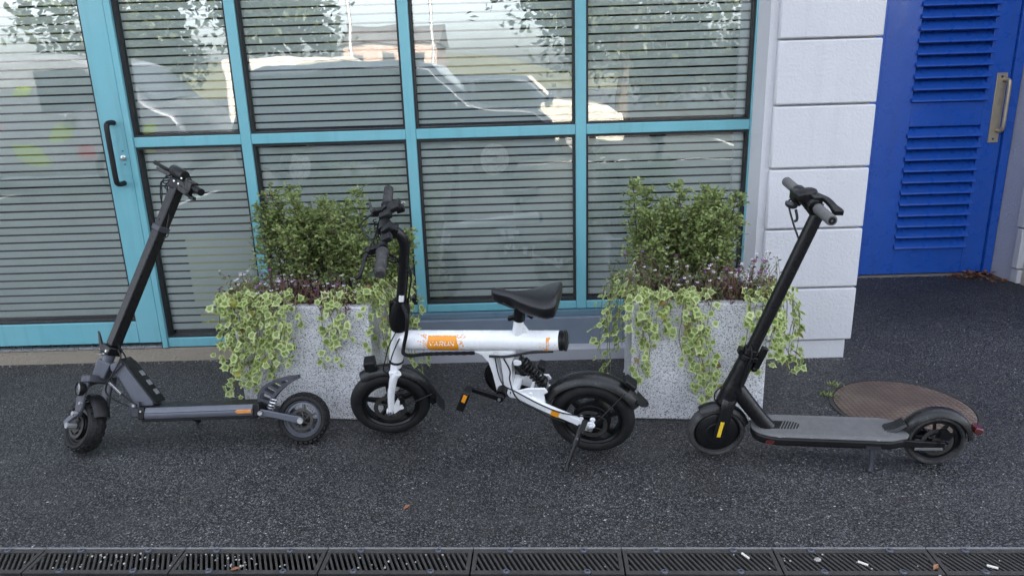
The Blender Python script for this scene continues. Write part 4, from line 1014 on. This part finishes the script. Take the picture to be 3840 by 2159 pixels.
def ivy_leaf(seed, mats_pair):
    r = random.Random(seed)
    out = [(0,-.42),(.30,-.50),(.34,-.22),(.62,-.10),(.40,.08),(.30,.28),(.12,.36),(0,.66),(-.12,.36),(-.30,.28),(-.40,.08),(-.62,-.10),(-.34,-.22),(-.30,-.50)]
    out = [(x*r.uniform(.85,1.15), y*r.uniform(.9,1.1)) for x, y in out]
    k = r.uniform(.50,.72); n = len(out)
    def zf(x, y): return -.22*abs(x)**1.3 - .12*max(0,y)**2 + r.uniform(-.03,.03)
    P = [(x,y,zf(x,y)) for x, y in out] + [(x*k,y*k,zf(x*k,y*k)+.01) for x, y in out] + [(0,0,.02)]
    b = MB()
    b.add(P, [(i,(i+1)%n,n+(i+1)%n,n+i) for i in range(n)], 1); b.add(P, [(n+i,n+(i+1)%n,2*n) for i in range(n)], 0)
    return b.mesh('leaf', list(mats_pair), True, 80)
IVY = [ivy_leaf(i, (IVYG, IVYC)) for i in range(6)]
IVYOLD = [ivy_leaf(40+i, (IVYD, IVYD)) for i in range(2)]
def orient(n, up, roll):
    n = V(n).normalized(); y = (V(up) - n*V(up).dot(n))
    if y.length < 1e-3: y = V((1,0,0)) - n*n.x
    y.normalize(); x = y.cross(n)
    return Matrix((x, y, n)).transposed() @ Matrix.Rotation(roll, 3, 'Z')
def ivy(label, strands, size=(.021,.041), step=.021, old=.03, seed=1, limit=295):
    r = random.Random(seed)
    base = V(strands[0][0][0])
    t = thing('ivy', label, 'ivy', Matrix.Translation(base), 'variegated ivy trailing from the planters')
    st = MB(); spots = []
    for P, nrm in strands:
        s = [p - base for p in spline(P, 6)]
        st.tube(s, [.0022-.0010*i/len(s) for i in range(len(s))], 5)
        acc = 0
        for i in range(1, len(s)):
            acc += (s[i]-s[i-1]).length
            if acc > step:
                acc = r.uniform(-.008,.008); spots.append((s[i], (s[i]-s[i-1]).normalized(), V(nrm)))
    st.build('stem', VINE, t)
    r.shuffle(spots); extra = MB()
    for i, (p, d, nrm) in enumerate(spots):
        n = (nrm*r.uniform(.5,1.0) + V((0,0,1))*r.uniform(.15,.9) + V((r.gauss(0,.45), r.gauss(0,.3), r.gauss(0,.3)))).normalized()
        off = nrm*r.uniform(.0,.030) + V((r.gauss(0,.016), r.gauss(0,.010), r.gauss(0,.010)))
        me = r.choice(IVYOLD) if r.random() < old else r.choice(IVY)
        k = r.uniform(*size)
        Mx = orient(n, d*-1 if r.random() < .3 else d*1, r.gauss(0,.9)).to_4x4() @ Matrix.Diagonal((k,k,k,1))
        Mx = Matrix.Translation(p+off) @ Mx
        if i < limit: o = link('leaf', me, t); o.matrix_local = Mx
        else:
            for mi in (0, 1):
                fs = [q for q in me.polygons if q.material_index == mi]
                extra.add([Mx @ v.co for v in me.vertices], [tuple(q.vertices) for q in fs], mi)
    if extra.f: extra.build('foliage', [IVYG, IVYC], t, smooth=False, kind='stuff')
    return t
def wl(M, *p): return M @ V(p)
def hang(M, x, y, out, reach, zb, r, side=(0,0), h=.515, wander=.03):
    """a strand from the soil over the rim and down; out = outward direction in planter space"""
    o = V((*out,0)).normalized(); sv = V((o.y,-o.x,0))
    P = [V((x,y,h-.02)) - o*.10, V((x,y,h+.045)) - o*.02, V((x,y,h+.020)) + o*reach*.8]
    z = h-.06; q = V((x,y,0)) + o*reach
    while z > zb:
        q = q + sv*r.gauss(0,wander*.5) + sv*side[0]*.06 + o*r.gauss(0,.006)
        P.append(V((q.x,q.y,z))); z -= .075
    P.append(V((q.x,q.y,zb)) + sv*r.gauss(0,.02))
    MR = M.to_3x3()
    return ([M @ p for p in P], MR @ o)
r = random.Random(11)
S = []
for i in range(22):
    x = r.uniform(-.03,.25); S.append(hang(PAM, x, 0, (r.uniform(-.15,.2),-1), r.uniform(.02,.09), r.uniform(.10,.34) if x < .19 else r.uniform(.25,.42), r))
for i in range(14):
    S.append(hang(PAM, 0, r.uniform(.0,.28), (-1,r.uniform(-.5,.1)), r.uniform(.01,.045), r.uniform(.10,.34), r))
for i in range(5):
    S.append(hang(PAM, r.uniform(.06,.30), .01, (r.uniform(-.1,.5),-1), r.uniform(.02,.05), r.uniform(.36,.46), r))
ivy('big bushy clump of variegated ivy over the left corner of the left planter', S, seed=2, old=.05, step=.021)
S = [hang(PAM, .44+r.uniform(-.03,.05), 0, (.05,-1), r.uniform(.012,.035), z, r) for z in (.27,.30,.36,.41,.25)]
S += [hang(PAM, .575, .02, (.3,-1), .02, .33, r)]
ivy('thin ivy strand hanging down the front of the left planter near its right edge', S, seed=3, step=.028, size=(.025,.042))
S = [hang(PAM, PAW, r.uniform(.02,.34), (1,r.uniform(-.35,.1)), r.uniform(.02,.10), r.uniform(.22,.40), r) for i in range(15)]
S += [hang(PAM, PAW, r.uniform(.2,.4), (1,-.1), .10, .06, r) for i in range(3)]
S += [hang(PAM, r.uniform(.42,.58), .12, (.6,-1), .05, .47, r) for i in range(7)]
ivy('ivy clump between the left planter and the white bike head tube', S, seed=4, step=.023)
S = []
for i in range(11): S.append(hang(PBM, 0, r.uniform(.0,.34), (-1,r.uniform(-.4,.1)), r.uniform(.03,.12), r.uniform(.14,.36), r))
for i in range(8): S.append(hang(PBM, r.uniform(-.02,.16), 0, (r.uniform(-.3,.1),-1), r.uniform(.02,.06), r.uniform(.38,.47), r))
for i in range(3): S.append(hang(PBM, r.uniform(.0,.07), 0, (-.3,-1), .02, .20, r))
ivy('ivy hanging over the left corner of the right planter, behind the bike rear wheel', S, seed=5, step=.023)
S = [hang(PBM, .225+r.uniform(-.03,.03), 0, (.05,-1), r.uniform(.012,.045), zb, r, (-.16,0), wander=.025) for zb in (.085,.11,.14,.20,.26,.30,.35,.16)]
S += [hang(PBM, .30, 0, (.3,-1), .035, .10, r, (-.22,0))]
ivy('long ivy strand down the middle of the right planter front', S, seed=6, step=.022, old=.05)
S = [hang(PBM, PBW-r.uniform(-.02,.11), 0, (r.uniform(-.1,.5),-1), r.uniform(.015,.05), r.uniform(.20,.44), r) for i in range(9)]
S += [hang(PBM, PBW, r.uniform(.0,.22), (1,r.uniform(-.5,-.1)), r.uniform(.03,.13), r.uniform(.18,.36), r) for i in range(9)]
e0 = PBM @ V((PBW+.03,.02,.0))
S += [([e0+V((-.02,0,.44)), e0+V((.02,-.015,.37)), e0+V((.05,-.02,.31)), e0+V((.08,-.025,.262)), e0+V((.112,-.03,.225))], V((.2,-.9,0)))]
ivy('ivy over the right corner of the right planter, one strand reaching out to the right', S, seed=7, step=.023)

def leafquads(b, p, d, n, L, w, mi=0):
    """a small folded leaf: four triangles"""
    s = d.cross(n)
    if s.length < 1e-4: return
    s.normalize(); n = s.cross(d)
    b.add([p, p+d*L*.5+s*w+n*L*.08, p+d*L, p+d*L*.5-s*w+n*L*.08, p+d*L*.5-n*L*.05], [(0,1,4),(1,2,4),(2,3,4),(3,0,4)], mi)
def bush(label, M, stems, seed, base_h=.48):
    r = random.Random(seed); t = thing('shrub', label, 'shrub', M, 'small leaved shrubs in the planters')
    sm_, lf = MB(), MB()
    for (x, y, tx, ty, tz) in stems:
        p0 = V((x,y,base_h)); p3 = V((tx,ty,tz)); mid = p0.lerp(p3,.55)+V((r.gauss(0,.02),r.gauss(0,.02),.02))
        P = spline([p0, mid, p3], 7); n = len(P)
        sm_.tube(P, [.0042-.0030*i/n for i in range(n)], 5)
        H = tz-base_h
        for i in range(2, n):
            t_ = i/(n-1); p = P[i]
            if t_ < .20: continue
            for _ in range(int(3+4*t_)):
                d = V((r.gauss(0,1), r.gauss(0,1), r.uniform(-.1,1.1))).normalized(); L = r.uniform(.03,.085)*(1.15-.45*t_)
                tip = p + d*L; sm_.tube([p, tip], [.0013,.0007], 3, cap=False)
                for k in range(7):
                    q = p.lerp(tip, .25+.75*k/6)
                    ld = (d*.55 + V((r.gauss(0,1), r.gauss(0,1), r.gauss(.25,.7)))*.8).normalized()
                    leafquads(lf, q, ld, V((r.gauss(0,.5), r.gauss(-.3,.5), 1)).normalized(), r.uniform(.013,.023), r.uniform(.0045,.0075))
    sm_.build('stem', TWIG, t); lf.build('foliage', BUSHG, t, smooth=False, kind='stuff')
    return t
def local(M, x, y): return (M.inverted() @ V((x,y,0))).xy
r = random.Random(21)
def mk(M, cols):
    out = []
    for cx, cy, n, sx, zt, sz in cols:
        for _ in range(n):
            bx, by = cx+r.gauss(0,.035), cy+r.gauss(0,.045)
            out.append((bx, by, cx+(bx-cx)*1.2+r.gauss(0,sx), by+r.gauss(0,.06), zt+r.gauss(0,sz)))
    return out
bush('upright dark green small-leaved shrub in the left planter', PAM, mk(PAM, [(.10,.24,4,.025,.84,.07),(.17,.25,7,.035,.84,.07),(.25,.26,8,.04,.87,.05),(.31,.26,5,.03,.82,.07),(.45,.24,8,.04,.83,.07),(.53,.22,4,.04,.74,.08)]), 31)
bush('small side sprig of shrub reaching past the bike stem in the left planter', PAM, [(.56,.30,.695,.30,.76),(.56,.30,.715,.28,.73),(.57,.28,.69,.30,.72),(.56,.30,.67,.31,.66)], 35)
bush('dense dark green small-leaved shrub in the right planter', PBM, mk(PBM, [(.09,.26,6,.020,.85,.08),(.17,.27,6,.03,.76,.07),(.24,.27,9,.035,.82,.06),(.31,.27,7,.035,.79,.06),(.375,.27,7,.02,.83,.06)]), 33)

def bedding(label, M, w, spots, seed):
    r = random.Random(seed); t = thing('bedding_plant', label, 'flowers', M, 'low flowering plants in the planters')
    lf, fl, sm_ = MB(), MB(), MB()
    for (cx, cy, n, sx, sy, z0, z1, kind) in spots:
        for _ in range(n):
            p = V((cx+r.gauss(0,sx), cy+r.gauss(0,sy), .48)); tip = V((p.x+r.gauss(0,.035), p.y+r.gauss(-.02,.03), r.uniform(z0,z1)))
            sm_.tube([p, p.lerp(tip,.5)+V((r.gauss(0,.01),0,.01)), tip], [.0016,.0012,.0008], 4, cap=False)
            for k in range(12):
                q = p.lerp(tip, r.uniform(.15,1)); d = V((r.gauss(0,1), r.gauss(0,1), r.gauss(.4,.6))).normalized()
                leafquads(lf, q, d, V((r.gauss(0,.4), r.gauss(-.2,.4), 1)).normalized(), r.uniform(.010,.022), r.uniform(.003,.006), 0 if (kind == 0 or r.random() < .35) else 1)
            if r.random() < .5:
                mi = 0 if r.random() < .75 else 1
                for k in range(5):
                    a = k*1.2566+r.uniform(-.2,.2); d = V((math.cos(a), math.sin(a)*.6-.5, .45)).normalized()
                    leafquads(fl, tip, d, V((0,-.6,1)).normalized(), r.uniform(.007,.011), .0035, mi)
    sm_.build('stem', VINE, t); lf.build('foliage', [HEATH, BEDG], t, smooth=False, kind='stuff'); fl.build('blossom', [PETALW, PETALP], t, smooth=False, kind='stuff')
bedding('dark red and white flowering ground plants along the front of the left planter', PAM, PAW, [(.10,.08,38,.06,.05,.55,.66,1),(.28,.09,70,.09,.05,.53,.64,0),(.43,.09,40,.06,.05,.53,.60,0),(-.03,.10,14,.04,.05,.56,.63,1)], 41)
bedding('white, pink and purple flowering ground plants along the front of the right planter', PBM, PBW, [(.05,.12,40,.05,.06,.60,.76,1),(.30,.10,60,.08,.05,.55,.68,1),(.42,.09,46,.06,.05,.55,.68,0),(.52,.10,34,.05,.05,.56,.70,1)], 43)

# ------------------------------------------------------------------ litter
r = random.Random(51)
def dryheap(b, n, cx, cy, sx, sy, sz):
    for _ in range(n):
        p = V((cx+r.gauss(0,sx), cy+r.gauss(0,sy), abs(r.gauss(.004,sz)))); a = r.uniform(0,6.28)
        d = V((math.cos(a), math.sin(a), r.gauss(0,.2))).normalized(); k = r.uniform(.03,.07)
        leafquads(b, p, d, V((r.gauss(0,.3),r.gauss(0,.3),1)).normalized(), k, k*r.uniform(.12,.3))
b = MB(); dryheap(b, 60, 3.12, 4.80, .10, .025, .012); dryheap(b, 12, 3.22, 4.66, .04, .03, .008)
o = b.build('fallen_leaves', DRYLEAF, smooth=False, kind='stuff'); tag(o, 'brown dry leaves heaped against the foot of the blue door', 'leaves')
b = MB()
for _ in range(420):
    x, y = r.uniform(-2.6,2.8), r.uniform(1.6,4.6)
    if y > 3.4 and x < 1.7: continue
    k = r.uniform(.0015,.0050)*(1.5 if r.random() < .08 else 1); a = r.uniform(0,3.14); c_, s_ = math.cos(a)*k, math.sin(a)*k; f = r.uniform(.4,.9)
    z = .0035
    b.add([(x-c_,y-s_,z),(x+s_*f,y-c_*f,z),(x+c_,y+s_,z),(x-s_*f,y+c_*f,z),(x,y,z+k*.5)], [(0,1,4),(1,2,4),(2,3,4),(3,0,4)])
for _ in range(260):
    q = r.random()
    if q < .4: x, y = r.uniform(-3,-1.3), 3.595-abs(r.gauss(0,.018))
    elif q < .6: x, y = r.uniform(-1.3,1.15), 3.465-abs(r.gauss(0,.02))
    elif q < .75: x, y = r.uniform(1.2,1.65), 3.405-abs(r.gauss(0,.02))
    else: x, y = r.uniform(2.3,3.2), 4.84-abs(r.gauss(0,.04))
    k = r.uniform(.002,.006); a = r.uniform(0,3.14); c_, s_ = math.cos(a)*k, math.sin(a)*k; f = r.uniform(.3,.9); z = .004
    b.add([(x-c_,y-s_,z),(x+s_*f,y-c_*f,z),(x+c_,y+s_,z),(x-s_*f,y+c_*f,z),(x,y,z+k*.5)], [(0,1,4),(1,2,4),(2,3,4),(3,0,4)])
o = b.build('grit', CHIP, smooth=False, kind='stuff'); tag(o, 'pale grit and chips scattered over the asphalt', 'grit')
b = MB()
for xr, n in (((-1.5,-1.1),34), ((-1.1,-.65),34), ((-.65,-.2),14), ((.3,1.3),10)):
    for _ in range(n):
        x = r.gauss(sum(xr)/2, (xr[1]-xr[0])*.22); px, py = dl(x, r.uniform(-.10,-.018)); k = r.uniform(.0016,.0042)
        b.ball((px,py,.001), k, 6, 0, (1,r.uniform(.6,1.4),.6))
o = b.build('grit', CHIP, smooth=False, kind='stuff'); tag(o, 'pale grit lodged between the drain bars', 'grit')
for wx, wy, n, lab in ((1.352, 2.955, 26, 'small green weed at the left rim of the manhole cover'), (1.43, 3.06, 20, 'tiny weed just behind the manhole cover')):
    b = MB()
    for _ in range(n):
        p = V((wx+r.gauss(0,.014), wy+r.gauss(0,.012), .003)); d = V((r.gauss(0,.7), r.gauss(0,.7), 1)).normalized()
        leafquads(b, p, d, V((r.gauss(0,1), r.gauss(0,1), .2)).normalized(), r.uniform(.012,.035), r.uniform(.002,.004))
    tag(b.build('weed', BUSHG, smooth=False), lab, 'weed')
CIGW = mat('cigarette_paper', (.62, .60, .55), .8)
for x, off, a, lab in ((.655,-.035,-60,'cigarette end on the drain grate below the grey deck scooter front wheel'), (.985,-.07,-38,'cigarette end on the drain grate below the grey deck'), (1.345,-.085,-30,'cigarette end on the rightmost drain grate')):
    px, py = dl(x, off); d = V((math.cos(R_(a)), math.sin(R_(a)), 0))
    tag(part('cigarette_end', CIGW, None, lambda b: b.tube([V((px,py,.0045))-d*.014, V((px,py,.0045))+d*.014], .0036, 8)), lab, 'cigarette end', 'cigarette ends on the drain')
px, py = dl(.86, -.055)
tag(part('pebble', CHIP, None, lambda b: b.ball((px,py,.006), .009, 8, 0, (1.2,.9,.7))), 'yellowish pale pebble lying on a drain grate', 'pebble')
for x, off, a, lab in ((-.90,-.105,10,'single brown leaf on the drain below the left scooter rear wheel'), (1.17,-.10,40,'brown leaf at the near edge of the right end drain grates'), (-.42,.21,50,'small pale leaf on the asphalt above the drain')):
    px, py = dl(x, off); q = MB(); d = V((math.cos(R_(a)), math.sin(R_(a)), .1)).normalized()
    leafquads(q, V((px,py,.005)), d, V((.1,-.1,1)).normalized(), .035, .007)
    tag(q.build('dry_leaf', DRYLEAF, smooth=False), lab, 'leaf')

# ------------------------------------------------------------------ the car park behind the camera, seen in the glass
CARW = mat('white_car_paint', (.50, .48, .43), .25, var=.04, coat=.6)
CARD = mat('dark_blue_car_paint', (.035, .045, .065), .22, var=.05, coat=.8)
CARS = mat('silver_van_paint', (.22, .23, .25), .28, .3, var=.05, coat=.6)
LIME = mat('lime_livery', (.22, .29, .06), .35, var=.05)
REDL = mat('red_livery', (.26, .05, .05), .35, var=.05)
CARGL = mat('car_glass', (.02, .025, .03), .06, var=.1, spec=.8)
LINEP = mat('line_paint', (.60, .60, .58), .7, var=.15, scale=15)
HILLM = mat('hill_grass', (.10, .10, .055), .9, var=.35, scale=.08)
ROOFM = mat('roof_slate', (.12, .11, .11), .8)
PINKW = mat('pink_render', (.30, .23, .20), .8)
TREEL = mat_leaf('tree_leaf', (.022, .034, .014), (.05, .06, .022), .15)
BARK = mat('bark', (.07, .055, .04), .9, var=.3)
POST = mat('galvanised_post', (.42, .43, .44), .5, .5)

def vehicle(name, label, cat, x0, length, yc, width, side, glass, paint, wheels, wr=.32, flip=False, lime=False, yaw=0, front=None):
    """side: outline (x 0..1 from rear to front, z); glass: list of outlines for side windows"""
    M = Matrix.Translation((x0, yc, 0))
    if flip: M = Matrix.Translation((x0+length, yc, 0)) @ Matrix.Rotation(math.pi, 4, 'Z')
    if yaw: M = Matrix.Translation((x0, yc, 0)) @ Matrix.Rotation(R_(yaw), 4, 'Z') @ Matrix.Translation((-length/2, 0, 0))
    t = thing(name, label, cat, M)
    if front: part('front_body', front[1], t, lambda b: (b.prism([(x*length, z) for x, z in front[0]], -width/2-.012, width/2+.012), [b.beam([(.705*length, q*(width/2+.01), 1.0), (.60*length, q*(width/2-.03), 1.46)], .07, .06, (0,1,0)) for q in (-1,1)]), bevel=.03)
    out = [(x*length, z) for x, z in side]
    part('body', paint, t, lambda b: b.prism(out, -width/2, width/2), bevel=.09)
    for s in (-1, 1):
        for gpoly in glass:
            part('window', CARGL, t, lambda b: b.prism([(x*length, z) for x, z in gpoly], s*width/2-.03, s*width/2+.006))
        for wx in wheels:
            w = part('wheel', RUBBER, t, lambda b: b.lathe([(wr*.62,-.1),(wr*.97,-.1),(wr,-.07),(wr,.07),(wr*.97,.1),(wr*.62,.1)], (wx*length, s*(width/2-.06), wr), (0,1,0), 28))
            part('rim', ALU, w, lambda b: (b.disc((wx*length, s*(width/2-.06), wr), wr*.62, .16, n=24), [b.beam([(wx*length, s*(width/2+.03), wr), (wx*length+math.cos(k*1.2566)*wr*.6, s*(width/2+.03), wr+math.sin(k*1.2566)*wr*.6)], .05, .03, (0,1,0)) for k in range(5)]))
        part('headlight', CHROME, t, lambda b: b.box(length*.965, length*.998, s*width*.30-.14, s*width*.30+.14, .62, .76), bevel=.02)
        part('tail_light', REDREF, t, lambda b: b.box(.0, length*.02, s*width*.36-.08, s*width*.36+.08, .75, .98), bevel=.02)
        part('mirror', paint, t, lambda b: b.box(length*.68, length*.705, s*(width/2+.10)-.09, s*(width/2+.10)+.09, 1.0, 1.14), bevel=.03)
        if lime:
            for xa, xb, za, zb, mm, sh in ((.05,.12,.50,1.0,LIME,.1),(.14,.17,.55,.70,REDL,0),(.20,.27,.45,.72,LIME,0),(.24,.29,.80,1.0,LIME,-.03),(.30,.335,.48,.60,REDL,0),(.34,.40,.52,.66,LIME,.02),(.42,.49,.88,1.06,LIME,.03),(.47,.50,.90,1.0,REDL,0),(.53,.60,.42,.70,LIME,-.05),(.56,.60,1.38,1.50,LIME,.03),(.64,.69,.75,1.0,LIME,.04),(.70,.74,.50,.66,REDL,0),(.77,.83,.62,.95,LIME,-.03),(.86,.90,.55,.75,LIME,-.02),(.88,.92,.80,.95,LIME,.02)):
                part('livery_patch', mm, t, lambda b: b.prism([(((xa+xb)/2+(xb-xa)*.55*math.copysign(abs(math.cos(q))**.6, math.cos(q))+sh*math.sin(q)*.5)*length, (za+zb)/2+(zb-za)*.55*math.copysign(abs(math.sin(q))**.6, math.sin(q))) for q in [2*math.pi*i/16 for i in range(16)]], s*width/2-.01, s*width/2+.010))
    part('windscreen', CARGL, t, lambda b: b.add([(p[0], y, p[1]) for p in vehicle.ws for y in (-width*.42, width*.42)], [(0,1,3,2)]))
    return t
hatch = [(.0,.30),(.0,.75),(.02,1.02),(.10,1.42),(.17,1.50),(.50,1.52),(.60,1.44),(.72,1.02),(.93,.88),(.985,.72),(1.0,.45),(.99,.28),(.93,.22),(.06,.22)]
hg = [[(.13,1.02),(.17,1.38),(.36,1.43),(.37,1.02)],[(.39,1.02),(.385,1.43),(.53,1.43),(.66,1.02)]]
def ws(a, b_, L): vehicle.ws = [(a[0]*L+.02, a[1]+.01), (b_[0]*L+.02, b_[1]+.01)]
ws((.605,1.42), (.715,1.04), 4.3)
vehicle('parked_car', 'dark hatchback with white bonnet in sun across the car park, seen mirrored in glass', 'car', -2.35, 4.3, -6.75, 1.75, hatch, hg, CARD, (.19,.80), front=([(.655,.30),(.655,1.0),(.72,1.03),(.93,.895),(.992,.72),(1.004,.45),(.995,.28),(.93,.25),(.87,.30),(.865,.56),(.80,.66),(.735,.56),(.73,.28)], CARW))
suv = [(.0,.32),(.0,.85),(.02,1.10),(.07,1.60),(.13,1.68),(.55,1.70),(.63,1.62),(.74,1.14),(.94,1.02),(.99,.85),(1.0,.5),(.98,.30),(.06,.28)]
sg = [[(.10,1.12),(.12,1.54),(.34,1.60),(.35,1.12)],[(.37,1.12),(.36,1.60),(.56,1.60),(.69,1.12)]]
ws((.635,1.60), (.735,1.16), 4.5)
vehicle('parked_car', 'dark blue tall estate car in shade behind the camera, seen mirrored', 'car', -3.95, 4.5, -3.75, 1.8, suv, sg, CARD, (.19,.81), .34)
van = [(.0,.30),(.0,1.95),(.02,2.02),(.70,2.05),(.76,1.98),(.88,1.25),(.97,1.08),(1.0,.80),(1.0,.36),(.96,.26),(.04,.26)]
vg = [[(.66,1.18),(.66,1.72),(.76,1.70),(.84,1.22)]]
ws((.765,1.96), (.875,1.28), 4.2)
vehicle('van', 'white panel van in sun far across the car park, seen mirrored', 'van', -5.15, 4.2, -11.6, 1.95, van, vg, CARW, (.18,.80), .34, yaw=-72)
mpv = [(.0,.30),(.0,1.70),(.03,1.86),(.10,1.90),(.72,1.90),(.80,1.78),(.91,1.25),(.975,1.08),(1.0,.80),(1.0,.34),(.96,.26),(.04,.26)]
mg = [[(.62,1.16),(.62,1.70),(.75,1.70),(.85,1.20)]]
ws((.805,1.76), (.905,1.28), 5.2)
vehicle('van', 'silver van with lime green and red patches, seen mirrored at left', 'van', -9.8, 5.2, -3.9, 1.85, mpv, mg, CARS, (.19,.80), .33, lime=True)
vehicle.ws = [(.76*4.8,1.96),(.87*4.8,1.28)]

b = MB()
for i in range(9):
    x = -13+i*2.9
    b.box(x-.05, x+.05, -9.0, -5.6, .002, .006); b.box(x-.05, x+.05, -3.0, -.9, .002, .006)
b.box(-14, 12, -5.05, -4.95, .002, .006)
b.build('parking_lines', LINEP, smooth=False, kind='structure')
def tree(label, x, y, h, rad, z0, seed, n=2600):
    r = random.Random(seed); t = thing('tree', label, 'tree', Matrix.Translation((x,y,0)), 'trees around the car park')
    tr = MB(); tr.tube(spline([V((0,0,0)), V((.1,.05,h*.3)), V((-.05,.1,h*.62)), V((.05,0,h*.9))], 5), [.22-.012*i for i in range(16)], 8)
    cl = []
    for k in range(26):
        a = r.uniform(0,6.28); zz = r.uniform(z0, h); rr = rad*r.uniform(.3,1)*math.sqrt(max(.1, 1-((zz-(z0+h)/2)/((h-z0)*.62))**2))
        e = V((math.cos(a)*rr, math.sin(a)*rr, zz)); cl.append(e)
        tr.tube([V((0,0,zz*.62)), V((0,0,zz*.7)).lerp(e,.6), e], [.06,.035,.012], 5)
    tr.build('trunk', BARK, t)
    lf = MB()
    for _ in range(n):
        c = r.choice(cl); p = c + V((r.gauss(0,rad*.20), r.gauss(0,rad*.20), r.gauss(0,rad*.17)))
        d = V((r.gauss(0,1),r.gauss(0,1),r.gauss(0,.7))).normalized(); leafquads(lf, p, d, V((r.gauss(0,.5),r.gauss(0,.5),1)).normalized(), r.uniform(.16,.32), r.uniform(.07,.13))
    lf.build('crown', TREEL, t, smooth=False, kind='stuff')
tree('broad tree behind the car park, mirrored at top right of the glazing', 3.6, -18, 9.0, 4.4, 2.6, 61, 15000)
tree('second tree further right behind the car park', 10.5, -21, 9.0, 3.6, 2.4, 62, 9000)
tree('tree mirrored over the white van', -7.6, -19, 8.0, 2.3, 2.6, 63, 7000)
tree('tree mirrored at the far left of the glass door', -12.6, -17, 8.5, 2.6, 2.2, 64, 9000)
for k, (x, y, rr, lab) in enumerate(((6.5,-26,2.4,'round hedge bush beyond the car park, nearest the broad tree'), (11,-27,2.6,'middle hedge bush beyond the car park'), (15.5,-26,2.4,'rightmost hedge bush beyond the car park'))):
    tree(lab, x, y, 3.2, rr, .5, 70+k, 4000)
for x, y, h, lab in ((-5.3,-17.5,8.0,'pale lamp post at the car park, left of the two'), (-2.9,-20.0,8.5,'dark lamp post at the car park, right of the two')):
    t = thing('lamp_post', lab, 'lamp post', Matrix.Translation((x,y,0)), 'lamp posts in the car park')
    part('post', POST, t, lambda b: b.tube([(0,0,0),(0,0,h*.6),(0,0,h)], [.085,.065,.045], 12)); part('lamp_head', POST, t, lambda b: b.box(-.12,.12,0,.7,h,h+.10), bevel=.03)
t = thing('house', 'pink rendered building with slate roof beyond the car park', 'house', Matrix.Translation((-10.5,-62,0)))
part('wall', PINKW, t, lambda b: b.box(-4,4,-5,5,0,4.6)); part('roof', ROOFM, t, lambda b: b.add([(-4.4,-5.4,4.6),(4.4,-5.4,4.6),(4.4,5.4,4.6),(-4.4,5.4,4.6),(-4.4,0,6.4),(4.4,0,6.4)], [(0,1,5,4),(2,3,4,5),(0,4,3),(1,2,5),(0,3,2,1)]))
for i in range(3): part('window', CARGL, t, lambda b: b.box(-3.2+i*2.5,-2.2+i*2.5,4.98,5.03,2.6,3.8))
hm = MB(); nx, ny = 40, 8; P = []
for j in range(ny+1):
    for i in range(nx+1):
        x = -180+360*i/nx; y = -85-120*j/ny
        e = (1-math.exp(-j*.55)); z = -.5 + e*((4.2 if x < 5 else 2.6)+4.5*math.exp(-((x+24)/22)**2)+(2.5 if x < -40 else 0)+1.6*noise.noise(V((x*.04,y*.03,0)))) 
        P.append((x,y,z))
hm.add(P, [(j*(nx+1)+i, j*(nx+1)+i+1, (j+1)*(nx+1)+i+1, (j+1)*(nx+1)+i) for j in range(ny) for i in range(nx)])
hm.build('hill', HILLM, kind='structure')
